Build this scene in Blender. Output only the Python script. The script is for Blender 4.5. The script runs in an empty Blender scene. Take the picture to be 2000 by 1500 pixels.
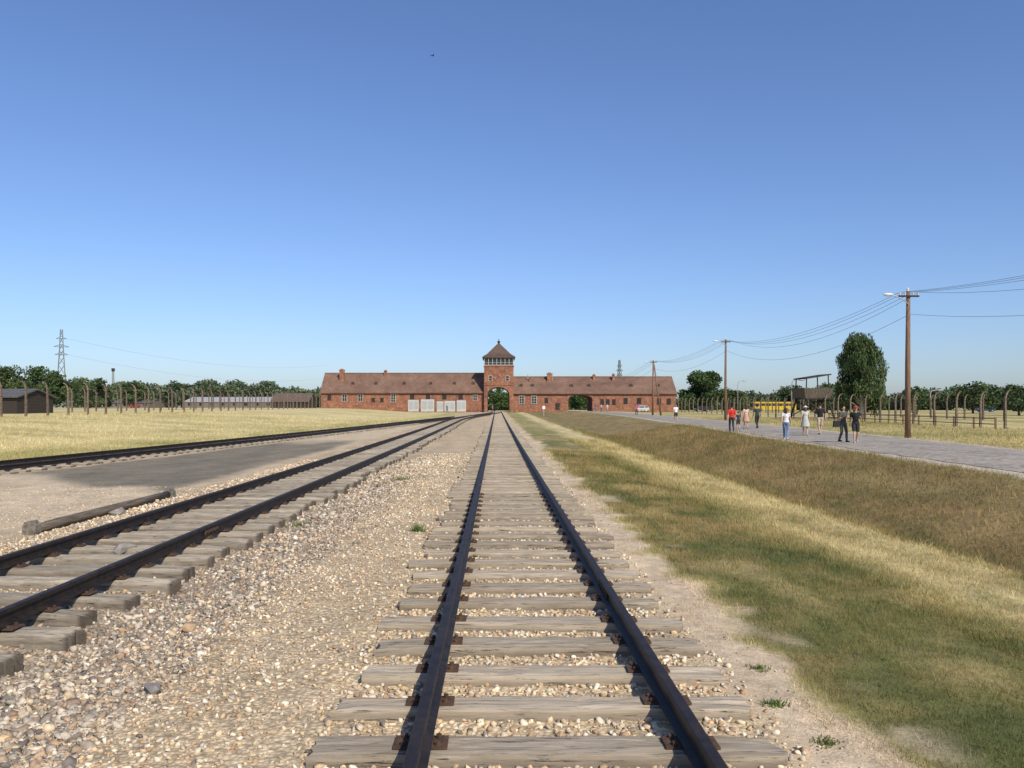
import bpy, bmesh, math, random
import numpy as np
from mathutils import Vector, Matrix
random.seed(7); rng = np.random.default_rng(7)
scene = bpy.context.scene; COL = scene.collection
F = 1600.0; CX = 970.0; CY = 795.0; CAMZ = 1.9
def PX(px, d): return (px - CX) * d / F
def PZ(py, d): return CAMZ - (py - CY) * d / F
R = math.radians

# ------------------------------------------------------------------ terrain functions
def sm(a, b, x):
    t = np.clip((np.asarray(x, float) - a) / (b - a), 0, 1)
    return t * t * (3 - 2 * t)
def vn(x, y, seed=0):
    x = np.asarray(x, float); y = np.asarray(y, float)
    xi = np.floor(x); yi = np.floor(y); fx = x - xi; fy = y - yi
    fx = fx * fx * (3 - 2 * fx); fy = fy * fy * (3 - 2 * fy)
    def h(i, j):
        s = np.sin(i * 127.1 + j * 311.7 + seed * 74.7) * 43758.5453
        return s - np.floor(s)
    a = h(xi, yi); b = h(xi + 1, yi); c = h(xi, yi + 1); d = h(xi + 1, yi + 1)
    return ((a * (1 - fx) + b * fx) * (1 - fy) + (c * (1 - fx) + d * fx) * fy) * 2 - 1
def ramp(y): return 0.7 * sm(15, 210, y)
def road_left(y): return np.interp(y, [0, 22, 42, 70, 120, 190, 400], [12.0, 14.0, 15.2, 17.6, 19.6, 20.6, 21.5])
def road_right(y): return road_left(y) + np.interp(y, [0, 22, 42, 70, 190], [5.2, 5.8, 6.6, 6.0, 5.6])
def x2(y): return -4.95 + 5.28 * sm(95, 190, y)
def x3(y):
    y = np.asarray(y, float)
    return np.minimum(-15.35 + 0.103 * (y - 24) + 0.0008 * np.clip(24 - y, 0, 99) ** 2, -5.05)
def hgt(x, y):
    x = np.asarray(x, float); y = np.asarray(y, float)
    h = ramp(y) - 0.05 + 0.0 * x
    h = h + 0.95 * sm(17, 40, -x + 0.0 * y)
    near = 1 - sm(70, 130, y)
    h = h - 0.008 * sm(1.7, 1.3, np.abs(x - .33)) * near
    h = h - 0.04 * sm(1.75, 1.35, np.abs(x + 4.95)) * near
    h = h - 0.06 * np.exp(-((x + 3.2) / 0.6) ** 2) * near * (1 + .5 * vn(x * 1.5, y * 1.1, 51))
    rl = road_left(y)
    fade = 1 - sm(110, 185, y)
    t = (x - 6.4) / (rl - 6.4)
    prof = np.interp(t, [0, 0.05, 0.24, 0.36, 0.86, 1.0, 1.1], [0, -0.10, -0.72, -0.70, 0.27, 0.35, 0.35]) * (t > 0)
    pre = -0.15 * sm(2, 6.4, x)
    h = h + pre * np.where(fade > 0, fade, 0) + prof * fade + (1 - fade) * np.where(x > 2, 0.2 * sm(0.2, 1.0, t), 0)
    h = h - 0.2 * sm(27, 40, x)
    rough = np.where((x > 2.0) & (t < 0.97), 1.0, 0.25) * (1 - sm(40, 80, y))
    h = h + rough * (0.025 * vn(x * 2.1, y * 1.7, 3) + 0.012 * vn(x * 6, y * 6, 5))
    return h
def H(x, y): return float(hgt(np.array([x]), np.array([y]))[0])

def lerp(a, b, m): return a * (1 - m)[..., None] + b * m[..., None]
def zone(x, y):
    x = np.asarray(x, float); y = np.asarray(y, float)
    n1 = vn(x * .7, y * .35, 1); n2 = vn(x * 3, y * 2, 2); n3 = vn(x * .22, y * .12, 8); n4 = vn(x * 1.6, y * .6, 9); n5 = vn(x * 5, y * 3, 14)
    n6 = vn(x * 1.1, y * .8, 17); n7 = vn(x * 2.4, y * 1.9, 18)
    xn = x + .22 * n1 + .14 * n2
    C = lambda *c: np.broadcast_to(np.array(c, float), x.shape + (3,))
    col = lerp(C(.47, .39, .18), C(.27, .245, .09), np.clip(.45 + .5 * n3 + .3 * n4, 0, 1))
    # right of the main track
    rl = road_left(y)
    t = (xn - 6.4) / (rl - 6.4)
    bank = lerp(C(.265, .185, .080), C(.155, .130, .047), np.clip(.42 + .5 * n4 + .4 * n5, 0, 1))
    bank = lerp(bank, C(.34, .26, .12), np.clip(n3 * 1.0 + n1 * .6 - .3, 0, .7))
    bank = lerp(bank, C(.125, .125, .04), np.clip(np.exp(-((t - .22) / .14) ** 2) * (.6 + .6 * n6), 0, .85))
    bank = lerp(bank, C(.20, .18, .06), sm(.78, .95, t) * .7)
    m = sm(6.1, 6.7, xn) * (x < rl); col = lerp(col, bank, m)
    straw = lerp(C(.55, .455, .24), C(.33, .265, .115), np.clip(.35 + .5 * n4 + .45 * n2, 0, 1))
    straw = lerp(straw, C(.22, .20, .075), np.clip(n6 * .9 + n7 * .6 - .4, 0, .65))
    col = lerp(col, straw, sm(4.2, 5.2, xn) * (1 - sm(6.1, 6.7, xn)))
    green = lerp(C(.125, .125, .038), C(.27, .20, .085), np.clip(.42 + .7 * n1 + .5 * n5, 0, 1))
    green = lerp(green, C(.075, .095, .028), np.clip(n6 * 1.4 + n7 * .6 - .25, 0, .85))
    green = lerp(green, C(.40, .315, .15), np.clip(n4 * .9 - n6 * .6 - .38, 0, .65))
    col = lerp(col, green, sm(2.0, 2.4, xn) * (1 - sm(4.0, 5.2, xn)) * (0.95 - .4 * sm(30, 90, y)))
    dirt = lerp(C(.55, .44, .305), C(.46, .36, .24), np.clip(.5 + .5 * n2, 0, 1))
    bare = sm(.35, .6, n6 * .6 + n7 * .5) * sm(1.7, 2, x) * (1 - sm(2.3, 2.8, x))
    col = lerp(col, dirt, np.clip(sm(1.3, 1.65, xn) * (1 - sm(2.02, 2.25, xn + .25 * n7)) + .7 * bare, 0, 1) * (1 - .4 * sm(50, 110, y)))
    # sandy verge
    col = lerp(col, C(.46, .39, .30), sm(-.9, -.3, xn - rl) * (x < rl + 8) * (x < road_right(y) + .6))
    # ballast
    u = x - x3(y)
    tan = lerp(C(.55, .435, .285), C(.46, .36, .23), np.clip(.5 + .6 * n4, 0, 1))
    grey = lerp(C(.34, .29, .225), C(.26, .225, .18), np.clip(.5 + .6 * n2, 0, 1))
    g = lerp(tan, grey, sm(-2.0, -2.9, xn) * sm(-6.8, -5.8, x) * (1 - sm(18, 45, y)) * .7)
    gm = sm(1.75, 1.35, xn) * sm(-2.1, -1.6, u + .25 * n2)
    col = lerp(col, g, gm)
    sand = sm(-6.9, -7.8, xn) * sm(1.6, 2.2, u); col = lerp(col, lerp(C(.53, .43, .295), C(.46, .37, .25), np.clip(.5 + .6 * n4, 0, 1)), sand)
    gm = gm * (1 - sand * .75)
    yc = y + n1 * 1.0 + (x + 10) * .9
    cin = sm(-7.2, -8.0, xn) * sm(1.4, 1.9, u + .25 * n1) * sm(20.4, 21.6, yc) * (1 - sm(40, 50, y + 3 * n1))
    col = lerp(col, lerp(C(.145, .128, .095), C(.20, .175, .125), np.clip(.5 + .6 * n4, 0, 1)), cin * .97)
    lf = sm(-1.7, -2.2, u + .3 * n2)
    field = lerp(C(.57, .475, .24), C(.37, .315, .135), np.clip(.35 + .55 * vn(x * .18, y * .5, 21) + .35 * n4, 0, 1))
    field = lerp(field, C(.27, .25, .085), np.clip(.9 * np.exp(-((u + 4.2) / 2.2) ** 2) * (.6 + .6 * n1), 0, 1))
    col = lerp(col, field, lf * (x < -3))
    return col, np.clip(gm, 0, 1)

# ------------------------------------------------------------------ mesh builder
class MB:
    def __init__(s): s.v = []; s.f = []
    def add(s, vs, fs):
        o = len(s.v); s.v += [tuple(v) for v in vs]; s.f += [tuple(i + o for i in f) for f in fs]; return s
    def box(s, c, d, rz=0):
        x, y, z = d[0] / 2, d[1] / 2, d[2] / 2; ca, sa = math.cos(rz), math.sin(rz); vs = []
        for k in (-z, z):
            for i, j in ((-x, -y), (x, -y), (x, y), (-x, y)):
                vs.append((c[0] + i * ca - j * sa, c[1] + i * sa + j * ca, c[2] + k))
        return s.add(vs, [(0, 3, 2, 1), (4, 5, 6, 7), (0, 1, 5, 4), (1, 2, 6, 5), (2, 3, 7, 6), (3, 0, 4, 7)])
    def prism(s, out, y0, y1):
        n = len(out); vs = [(x, y0, z) for x, z in out] + [(x, y1, z) for x, z in out]
        fs = [tuple(range(n)), tuple(range(2 * n - 1, n - 1, -1))]
        fs += [(i, i + n, (i + 1) % n + n, (i + 1) % n) for i in range(n)]
        return s.add(vs, fs)
    def prism_x(s, out, x0, x1):
        n = len(out); vs = [(x0, y, z) for y, z in out] + [(x1, y, z) for y, z in out]
        fs = [tuple(range(n)), tuple(range(2 * n - 1, n - 1, -1))]
        fs += [(i, i + n, (i + 1) % n + n, (i + 1) % n) for i in range(n)]
        return s.add(vs, fs)
    def tube(s, pts, rad, n=8, phase=0):
        pts = [Vector(p) for p in pts]
        if not hasattr(rad, '__len__'): rad = [rad] * len(pts)
        vs = []; t0 = (pts[1] - pts[0]).normalized()
        up = Vector((0, 0, 1)) if abs(t0.z) < .9 else Vector((1, 0, 0))
        u = t0.cross(up).normalized()
        for i, p in enumerate(pts):
            a = pts[max(0, i - 1)]; b = pts[min(len(pts) - 1, i + 1)]; t = (b - a).normalized()
            u = (u - t * u.dot(t)).normalized(); w = t.cross(u)
            for k in range(n):
                an = 2 * math.pi * k / n + phase
                vs.append(p + (u * math.cos(an) + w * math.sin(an)) * rad[i])
        m = len(pts); fs = [(i * n + k, i * n + (k + 1) % n, (i + 1) * n + (k + 1) % n, (i + 1) * n + k) for i in range(m - 1) for k in range(n)]
        fs += [tuple(range(n - 1, -1, -1)), tuple((m - 1) * n + k for k in range(n))]
        return s.add(vs, fs)
    def bar(s, a, b, w): return s.tube([a, b], w * .7071, 4, math.pi / 4)
    def sphere(s, c, r, nu=12, nv=8):
        if not hasattr(r, '__len__'): r = (r, r, r)
        vs = [(c[0], c[1], c[2] - r[2])]
        for j in range(1, nv):
            ph = -math.pi / 2 + math.pi * j / nv
            for i in range(nu):
                th = 2 * math.pi * i / nu
                vs.append((c[0] + r[0] * math.cos(ph) * math.cos(th), c[1] + r[1] * math.cos(ph) * math.sin(th), c[2] + r[2] * math.sin(ph)))
        vs.append((c[0], c[1], c[2] + r[2])); L = len(vs) - 1
        fs = [(0, 1 + (i + 1) % nu, 1 + i) for i in range(nu)]
        for j in range(nv - 2):
            for i in range(nu):
                a = 1 + j * nu; fs.append((a + i, a + (i + 1) % nu, a + nu + (i + 1) % nu, a + nu + i))
        a = 1 + (nv - 2) * nu; fs += [(a + i, a + (i + 1) % nu, L) for i in range(nu)]
        return s.add(vs, fs)
    def capsule(s, a, b, ra, rb, n=10):
        a = Vector(a); b = Vector(b); t = (b - a).normalized(); P = []; Q = []
        for k in (80, 55, 30): P.append(a - t * ra * math.sin(R(k))); Q.append(ra * math.cos(R(k)))
        P += [a, b]; Q += [ra, rb]
        for k in (30, 55, 80): P.append(b + t * rb * math.sin(R(k))); Q.append(rb * math.cos(R(k)))
        return s.tube(P, Q, n)
    def sweep(s, path, prof):
        n = len(prof); vs = []; m = len(path)
        for i, p in enumerate(path):
            a = path[max(0, i - 1)]; b = path[min(m - 1, i + 1)]
            tx, ty = b[0] - a[0], b[1] - a[1]; l = math.hypot(tx, ty); rx, ry = ty / l, -tx / l
            for q, z in prof: vs.append((p[0] + rx * q, p[1] + ry * q, p[2] + z))
        fs = [(i * n + k, i * n + (k + 1) % n, (i + 1) * n + (k + 1) % n, (i + 1) * n + k) for i in range(m - 1) for k in range(n)]
        fs += [tuple(range(n - 1, -1, -1)), tuple((m - 1) * n + k for k in range(n))]
        return s.add(vs, fs)
    def build(s, name, mat, parent=None, smooth=False, loc=None):
        me = bpy.data.meshes.new(name); me.from_pydata(s.v, [], s.f); me.update()
        bm = bmesh.new(); bm.from_mesh(me); bmesh.ops.recalc_face_normals(bm, faces=bm.faces); bm.to_mesh(me); bm.free()
        if smooth: me.polygons.foreach_set('use_smooth', [True] * len(me.polygons))
        me.materials.append(mat)
        o = bpy.data.objects.new(name, me); COL.objects.link(o)
        if parent: o.parent = parent
        if loc: o.location = loc
        return o
def mesh_np(name, V, Fc, mat, parent=None, col=None, smooth=False, attrs=None):
    me = bpy.data.meshes.new(name); n, k = Fc.shape
    me.vertices.add(len(V)); me.vertices.foreach_set('co', np.ascontiguousarray(V, np.float32).ravel())
    me.loops.add(n * k); me.loops.foreach_set('vertex_index', np.ascontiguousarray(Fc, np.int32).ravel())
    me.polygons.add(n); me.polygons.foreach_set('loop_start', np.arange(n, dtype=np.int32) * k)
    try: me.polygons.foreach_set('loop_total', np.full(n, k, np.int32))
    except Exception: pass
    me.update(calc_edges=True); me.validate()
    if smooth: me.polygons.foreach_set('use_smooth', np.ones(n, bool))
    if col is not None:
        a = me.attributes.new('Col', 'FLOAT_COLOR', 'POINT')
        a.data.foreach_set('color', np.concatenate([col, np.ones((len(col), 1))], 1).astype(np.float32).ravel())
    for nm, ar in (attrs or {}).items():
        a = me.attributes.new(nm, 'FLOAT', 'POINT'); a.data.foreach_set('value', ar.astype(np.float32).ravel())
    me.materials.append(mat)
    o = bpy.data.objects.new(name, me); COL.objects.link(o)
    if parent: o.parent = parent
    return o
def tag(o, label=None, cat=None, group=None, kind=None):
    if label: o['label'] = label
    if cat: o['category'] = cat
    if group: o['group'] = group
    if kind: o['kind'] = kind
    return o
def thing(name, label, cat, loc=(0, 0, 0), rz=0, group=None):
    o = bpy.data.objects.new(name, None); COL.objects.link(o); o.location = loc; o.rotation_euler = (0, 0, rz)
    o.empty_display_size = .2
    return tag(o, label, cat, group)

# ------------------------------------------------------------------ materials
class NT:
    def __init__(s, name):
        s.m = bpy.data.materials.new(name); s.m.use_nodes = True; s.t = s.m.node_tree; s.n = s.t.nodes; s.b = s.n['Principled BSDF']
        s.b.inputs['Specular IOR Level'].default_value = .25
    def new(s, ty, **k):
        x = s.n.new(ty)
        for a, b in k.items(): setattr(x, a, b)
        return x
    def L(s, a, b): s.t.links.new(a, b)
    def inp(s, sock, v):
        if isinstance(v, (int, float)): sock.default_value = v
        elif isinstance(v, tuple): sock.default_value = v if len(sock.default_value) == len(v) else (*v, 1)
        else: s.L(v, sock)
    def math(s, op, a, b=0.0, c=0.0):
        x = s.new('ShaderNodeMath', operation=op)
        for i, v in enumerate((a, b, c)): s.inp(x.inputs[i], v)
        return x.outputs[0]
    def coord(s, which='Object', st=(1, 1, 1)):
        c = s.new('ShaderNodeTexCoord').outputs[which]
        if st == (1, 1, 1): return c
        m = s.new('ShaderNodeMapping'); s.L(c, m.inputs[0]); m.inputs['Scale'].default_value = st; return m.outputs[0]
    def noise(s, vec, scale, detail=4, rough=.6):
        x = s.new('ShaderNodeTexNoise'); s.L(vec, x.inputs['Vector']); x.inputs['Scale'].default_value = scale
        x.inputs['Detail'].default_value = detail; x.inputs['Roughness'].default_value = rough; return x.outputs[0]
    def mr(s, v, a, b, c=0., d=1.):
        x = s.new('ShaderNodeMapRange'); s.inp(x.inputs[0], v)
        for i, q in enumerate((a, b, c, d)): x.inputs[i + 1].default_value = q
        return x.outputs[0]
    def mix(s, f, a, b, mode='MIX'):
        x = s.new('ShaderNodeMix', data_type='RGBA', blend_type=mode); s.inp(x.inputs[0], f)
        s.inp(x.inputs[6], a); s.inp(x.inputs[7], b); return x.outputs[2]
    def grey(s, k):
        cb = s.new('ShaderNodeCombineColor')
        for i in range(3): s.L(k, cb.inputs[i])
        return cb.outputs[0]
    def bump(s, h, st=.5, dist=.02):
        x = s.new('ShaderNodeBump'); x.inputs['Strength'].default_value = st; x.inputs['Distance'].default_value = dist
        s.inp(x.inputs['Height'], h); s.L(x.outputs[0], s.b.inputs['Normal'])
    def fin(s, col, rough=.85, metal=0.):
        s.inp(s.b.inputs['Base Color'], col); s.inp(s.b.inputs['Roughness'], rough); s.b.inputs['Metallic'].default_value = metal; return s.m
    def attr(s, nm, out=0):
        a = s.new('ShaderNodeAttribute'); a.attribute_name = nm; return a.outputs[out]
def nmat(name, c1, c2, scale=4, st=(1, 1, 1), rough=.85, bump=.3, dist=.01, metal=0., rand=0., lo=.35, hi=.65):
    t = NT(name); v = t.coord('Object', st); n = t.noise(v, scale); f = t.mr(n, lo, hi)
    c = t.mix(f, c1, c2)
    if rand:
        oi = t.new('ShaderNodeObjectInfo'); c = t.mix(1.0, c, t.grey(t.mr(oi.outputs['Random'], 0, 1, 1 - rand, 1 + rand)), 'MULTIPLY')
    if bump: t.bump(t.noise(v, scale * 3), bump, dist)
    return t.fin(c, rough, metal)

def make_ground():
    t = NT('ground_cover'); P = t.new('ShaderNodeNewGeometry').outputs['Position']
    col = t.attr('Col'); g = t.attr('Grav', 2)
    vo = t.new('ShaderNodeTexVoronoi'); t.L(P, vo.inputs['Vector']); vo.inputs['Scale'].default_value = 28
    bw = t.new('ShaderNodeSeparateColor'); t.L(vo.outputs['Color'], bw.inputs[0])
    cell = t.mr(bw.outputs[0], 0, 1, .70, 1.3)
    edge = t.mr(vo.outputs['Distance'], .2, .75, 1.1, .64)
    kg = t.math('MULTIPLY', cell, edge)
    n1 = t.noise(P, 9, 6, .7); n2 = t.noise(P, 55, 4, .7); n3 = t.noise(P, 1.4, 5, .65)
    kn = t.math('MULTIPLY', t.mr(n1, .3, .7, .72, 1.28), t.mr(n2, .3, .7, .7, 1.3))
    kn = t.math('MULTIPLY', kn, t.mr(n3, .3, .7, .8, 1.2))
    kg = t.math('MULTIPLY', kg, t.mr(n3, .3, .7, .82, 1.18))
    k = t.new('ShaderNodeMix'); t.L(g, k.inputs[0]); t.L(kn, k.inputs[2]); t.L(kg, k.inputs[3])
    c = t.mix(1.0, col, t.grey(k.outputs[0]), 'MULTIPLY')
    hh = t.new('ShaderNodeMix'); t.L(g, hh.inputs[0]); t.L(t.math('ADD', n1, n2), hh.inputs[2]); t.L(edge, hh.inputs[3])
    t.bump(hh.outputs[0], .5, .025)
    return t.fin(c, .95)
def make_attr_mat(name, rough=.9, nscale=0, nrange=.25, spec=.2, trans=0):
    t = NT(name); c = t.attr('Col')
    if nscale:
        n = t.noise(t.coord('Object'), nscale, 5, .7); c = t.mix(1.0, c, t.grey(t.mr(n, .3, .7, 1 - nrange, 1 + nrange)), 'MULTIPLY')
        n3 = t.noise(t.coord('Object'), .9, 4, .6); c = t.mix(1.0, c, t.grey(t.mr(n3, .35, .65, .84, 1.12)), 'MULTIPLY')
    t.b.inputs['Specular IOR Level'].default_value = spec
    m = t.fin(c, rough)
    if trans:
        tr = t.new('ShaderNodeBsdfTranslucent'); t.L(c, tr.inputs[0]); mx = t.new('ShaderNodeMixShader'); mx.inputs[0].default_value = trans
        t.L(t.b.outputs[0], mx.inputs[1]); t.L(tr.outputs[0], mx.inputs[2]); t.L(mx.outputs[0], t.n['Material Output'].inputs[0])
    return m
def make_wood(name, c1, c2, c3, rand=.2, ends=0):
    t = NT(name); v = t.coord('Object', (1.2, 22, 22)); oi = t.new('ShaderNodeObjectInfo')
    off = t.new('ShaderNodeVectorMath', operation='ADD'); t.L(v, off.inputs[0])
    rr = t.math('MULTIPLY', oi.outputs['Random'], 57.0); cb0 = t.new('ShaderNodeCombineXYZ')
    for i in range(3): t.L(rr, cb0.inputs[i])
    t.L(cb0.outputs[0], off.inputs[1]); v = off.outputs[0]
    n = t.noise(v, 1.2, 7, .7); n2 = t.noise(v, .35, 3, .5)
    c = t.mix(t.mr(n, .33, .60), c1, c2); c = t.mix(t.mr(n2, .45, .65, 0, .6), c, c3)
    crack = t.mr(t.noise(v, 2.2, 5, .75), .335, .41)
    c = t.mix(crack, (.06, .048, .036), c)
    c = t.mix(1.0, c, t.grey(t.mr(oi.outputs['Random'], 0, 1, 1 - rand, 1 + rand)), 'MULTIPLY')
    s = t.new('ShaderNodeSeparateXYZ'); t.L(t.coord('Object'), s.inputs[0])
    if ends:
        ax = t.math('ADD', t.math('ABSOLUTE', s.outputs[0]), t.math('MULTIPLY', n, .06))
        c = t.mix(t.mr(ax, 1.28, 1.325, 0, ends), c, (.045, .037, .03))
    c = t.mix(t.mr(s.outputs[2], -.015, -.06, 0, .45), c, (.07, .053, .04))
    t.bump(t.math('ADD', t.math('MULTIPLY', crack, 1.0), n), .7, .012)
    return t.fin(c, .92)
def make_brick():
    t = NT('red_brick'); s = t.new('ShaderNodeSeparateXYZ'); t.L(t.coord('Object'), s.inputs[0])
    cx = t.new('ShaderNodeCombineXYZ'); t.L(t.math('ADD', s.outputs[0], s.outputs[1]), cx.inputs[0]); t.L(s.outputs[2], cx.inputs[1])
    b = t.new('ShaderNodeTexBrick'); t.L(cx.outputs[0], b.inputs['Vector']); b.inputs['Scale'].default_value = 1
    b.inputs['Brick Width'].default_value = .26; b.inputs['Row Height'].default_value = .085; b.inputs['Mortar Size'].default_value = .008
    b.inputs['Color1'].default_value = (.33, .125, .066, 1); b.inputs['Color2'].default_value = (.20, .07, .043, 1); b.inputs['Mortar'].default_value = (.32, .22, .15, 1)
    n = t.noise(t.coord('Object'), .55, 6, .75); n2 = t.noise(t.coord('Object'), 1.7, 4, .7)
    c = t.mix(t.mr(n, .40, .62, 0, .85), b.outputs[0], (.14, .066, .045, 1)); c = t.mix(t.mr(n2, .52, .70, 0, .75), c, (.43, .24, .14, 1))
    t.bump(b.outputs['Fac'], -.4, .01)
    return t.fin(c, .9)
def make_tiles(name, a, b_, d_):
    t = NT(name); s = t.new('ShaderNodeSeparateXYZ'); P = t.coord('Object'); t.L(P, s.inputs[0])
    row = t.math('FRACT', t.math('MULTIPLY', s.outputs[2], 4.2)); colm = t.math('FRACT', t.math('MULTIPLY', s.outputs[0], 4.0))
    n = t.noise(P, .5, 6, .75); n2 = t.noise(P, 2.5, 3, .7)
    c = t.mix(t.mr(n, .38, .62), a, b_); c = t.mix(t.mr(n2, .48, .66, 0, .75), c, d_)
    n3 = t.noise(P, .16, 4, .7); c = t.mix(t.mr(n3, .45, .65, 0, .55), c, tuple(q * .6 for q in a))
    c = t.mix(t.mr(row, .75, 1, 0, .45), c, (.06, .04, .033))
    t.bump(t.math('ADD', row, t.math('MULTIPLY', colm, .5)), .5, .03)
    return t.fin(c, .85)
def make_cobble():
    t = NT('cobbled_road'); P = t.new('ShaderNodeNewGeometry').outputs['Position']
    vo = t.new('ShaderNodeTexVoronoi'); t.L(P, vo.inputs['Vector']); vo.inputs['Scale'].default_value = 4.5
    sp = t.new('ShaderNodeSeparateColor'); t.L(vo.outputs['Color'], sp.inputs[0])
    c = t.mix(sp.outputs[0], (.255, .235, .215), (.40, .375, .335)); c = t.mix(t.mr(vo.outputs['Distance'], .3, .6, 0, .8), c, (.205, .17, .13))
    n = t.noise(P, .5, 5, .7); c = t.mix(t.mr(n, .42, .68, 0, .65), c, (.42, .365, .285))
    t.bump(t.mr(vo.outputs['Distance'], .2, .6, 1, 0), .6, .02)
    return t.fin(c, .85)
def flat(name, c, rough=.6, metal=0., var=.12):
    d = tuple(max(0, q * (1 - var)) for q in c); return nmat(name, c, d, 6, rough=rough, bump=.05, metal=metal)

M = {}
M['ground'] = make_ground(); M['stone'] = make_attr_mat('broken_stone', .9, 30, .25); M['blade'] = make_attr_mat('grass_blades', .8, 0, 0, .15, .25)
M['leaf'] = make_attr_mat('leaves', .75, 0, 0, .2, .2)
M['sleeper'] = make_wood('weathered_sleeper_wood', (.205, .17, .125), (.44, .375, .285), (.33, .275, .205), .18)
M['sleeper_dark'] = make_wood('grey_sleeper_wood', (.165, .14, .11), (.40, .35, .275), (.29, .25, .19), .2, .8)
M['rail'] = nmat('dark_rail_steel', (.013, .011, .011), (.033, .023, .019), 9, rough=.55, bump=.25, dist=.004, metal=.1)
M['rust'] = nmat('rusty_iron', (.05, .03, .022), (.10, .06, .037), 14, rough=.85, bump=.4)
M['brick'] = make_brick(); M['tiles'] = make_tiles('clay_roof_tiles', (.165, .096, .068), (.225, .138, .098), (.11, .077, .06)); M['darktiles'] = make_tiles('dark_roof_tiles', (.10, .068, .052), (.14, .092, .07), (.07, .053, .045)); M['cobble'] = make_cobble()
M['white'] = flat('white_paint', (.72, .71, .68)); M['frame'] = flat('aged_white_frame', (.47, .45, .41)); M['dark'] = flat('dark_opening', (.02, .018, .016), .5); M['glass'] = flat('window_glass', (.03, .035, .04), .12)
M['concrete'] = nmat('weathered_concrete', (.20, .155, .115), (.095, .07, .05), 5, rough=.95, bump=.4, rand=.15)
M['stub'] = nmat('mossy_concrete', (.22, .195, .16), (.09, .08, .063), 14, rough=.95, bump=.6)
M['polewood'] = nmat('pole_timber', (.23, .14, .09), (.13, .08, .052), 5, (4, 4, .4), bump=.4)
M['plank'] = nmat('grey_planks', (.16, .132, .10), (.075, .062, .05), 6, (5, 5, .5), bump=.4)
M['beam'] = nmat('weathered_log', (.175, .145, .11), (.075, .06, .047), 4, (8, .6, 8), bump=.7)
M['blackwood'] = nmat('tarred_timber', (.05, .04, .032), (.025, .02, .017), 5, (4, 4, .5), bump=.3)
M['feltroof'] = nmat('felt_roof', (.12, .12, .12), (.08, .08, .08), 3)
M['brownroof'] = nmat('brown_roof', (.15, .105, .085), (.10, .075, .062), 2)
M['metal'] = flat('galvanised_metal', (.4, .41, .42), .5, .4); M['wire'] = flat('wire', (.05, .05, .055), .6)
M['farwire'] = flat('far_wire', (.22, .25, .28), .6)
M['pylon'] = flat('pylon_steel', (.19, .22, .22), .7); M['porcelain'] = flat('porcelain', (.6, .58, .52), .3)
M['bark'] = nmat('bark', (.13, .10, .075), (.06, .048, .04), 6, (3, 3, .6), bump=.5); M['birchbark'] = nmat('birch_bark', (.5, .48, .43), (.08, .07, .06), 3, (1, 1, 4), lo=.5, hi=.75)
M['board'] = nmat('pale_display_board', (.44, .45, .44), (.36, .37, .365), 2); M['print'] = nmat('grey_print', (.38, .395, .39), (.27, .28, .28), 5, (1, 1, 3))
M['skin'] = flat('skin', (.50, .30, .21), .55); M['tyre'] = flat('tyre', (.02, .02, .02), .8)
M['yellow'] = flat('bus_yellow', (.56, .38, .03), .4); M['carwhite'] = flat('white_car_paint', (.58, .58, .57), .3); M['carblue'] = flat('blue_car_paint', (.03, .06, .15), .25); M['cardark'] = flat('dark_car_paint', (.03, .03, .035), .25); M['carred'] = flat('red_car_paint', (.35, .03, .025), .3)
M['lamp'] = flat('lamp_glass', (.75, .74, .68), .2); M['tail'] = flat('tail_lamp_red', (.4, .02, .02), .3)
M['shedwhite'] = flat('white_sheet_roof', (.40, .40, .39), .5); M['shedwall'] = flat('pale_shed_wall', (.17, .15, .125), .8)
_cl = {}
def cloth(c):
    if c not in _cl: _cl[c] = nmat('cloth_fabric', c, tuple(q * .75 for q in c), 20, rough=.9, bump=.2)
    return _cl[c]

# ------------------------------------------------------------------ ground
def grow(a, b, s0, g, mx):
    out = [a]; s = s0
    while out[-1] < b: out.append(out[-1] + s); s = min(s * g, mx)
    return out
xs = sorted(set([-v for v in grow(9.0, 60, .15, 1.06, 2.5)] + [-v for v in grow(62, 4000, 4, 1.35, 900)] + list(np.arange(-8.9, 9, .11)) + grow(9.05, 30, .15, 1.02, .6) + grow(31, 60, .8, 1.08, 3) + grow(64, 4000, 5, 1.35, 900)))
ys = sorted(set([-400, -120, -40, -15, -6, -2] + list(np.arange(0, 3.3, .5)) + list(np.arange(3.4, 14, .11)) + grow(14.0, 240, .13, 1.03, 2.2) + grow(245, 6000, 6, 1.3, 1200)))
xs = np.array(xs); ys = np.array(ys); XX, YY = np.meshgrid(xs, ys); nx, ny = len(xs), len(ys)
ZZ = hgt(XX, YY); gc, gg = zone(XX, YY)
idx = np.arange(nx * ny).reshape(ny, nx)
Fc = np.stack([idx[:-1, :-1], idx[:-1, 1:], idx[1:, 1:], idx[1:, :-1]], -1).reshape(-1, 4)
g = mesh_np('ground', np.stack([XX, YY, ZZ], -1).reshape(-1, 3), Fc, M['ground'], col=gc.reshape(-1, 3), smooth=True, attrs={'Grav': gg.reshape(-1)})
tag(g, 'flat open ground of gravel, dirt and dry mown grass', 'ground', kind='structure')
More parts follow.
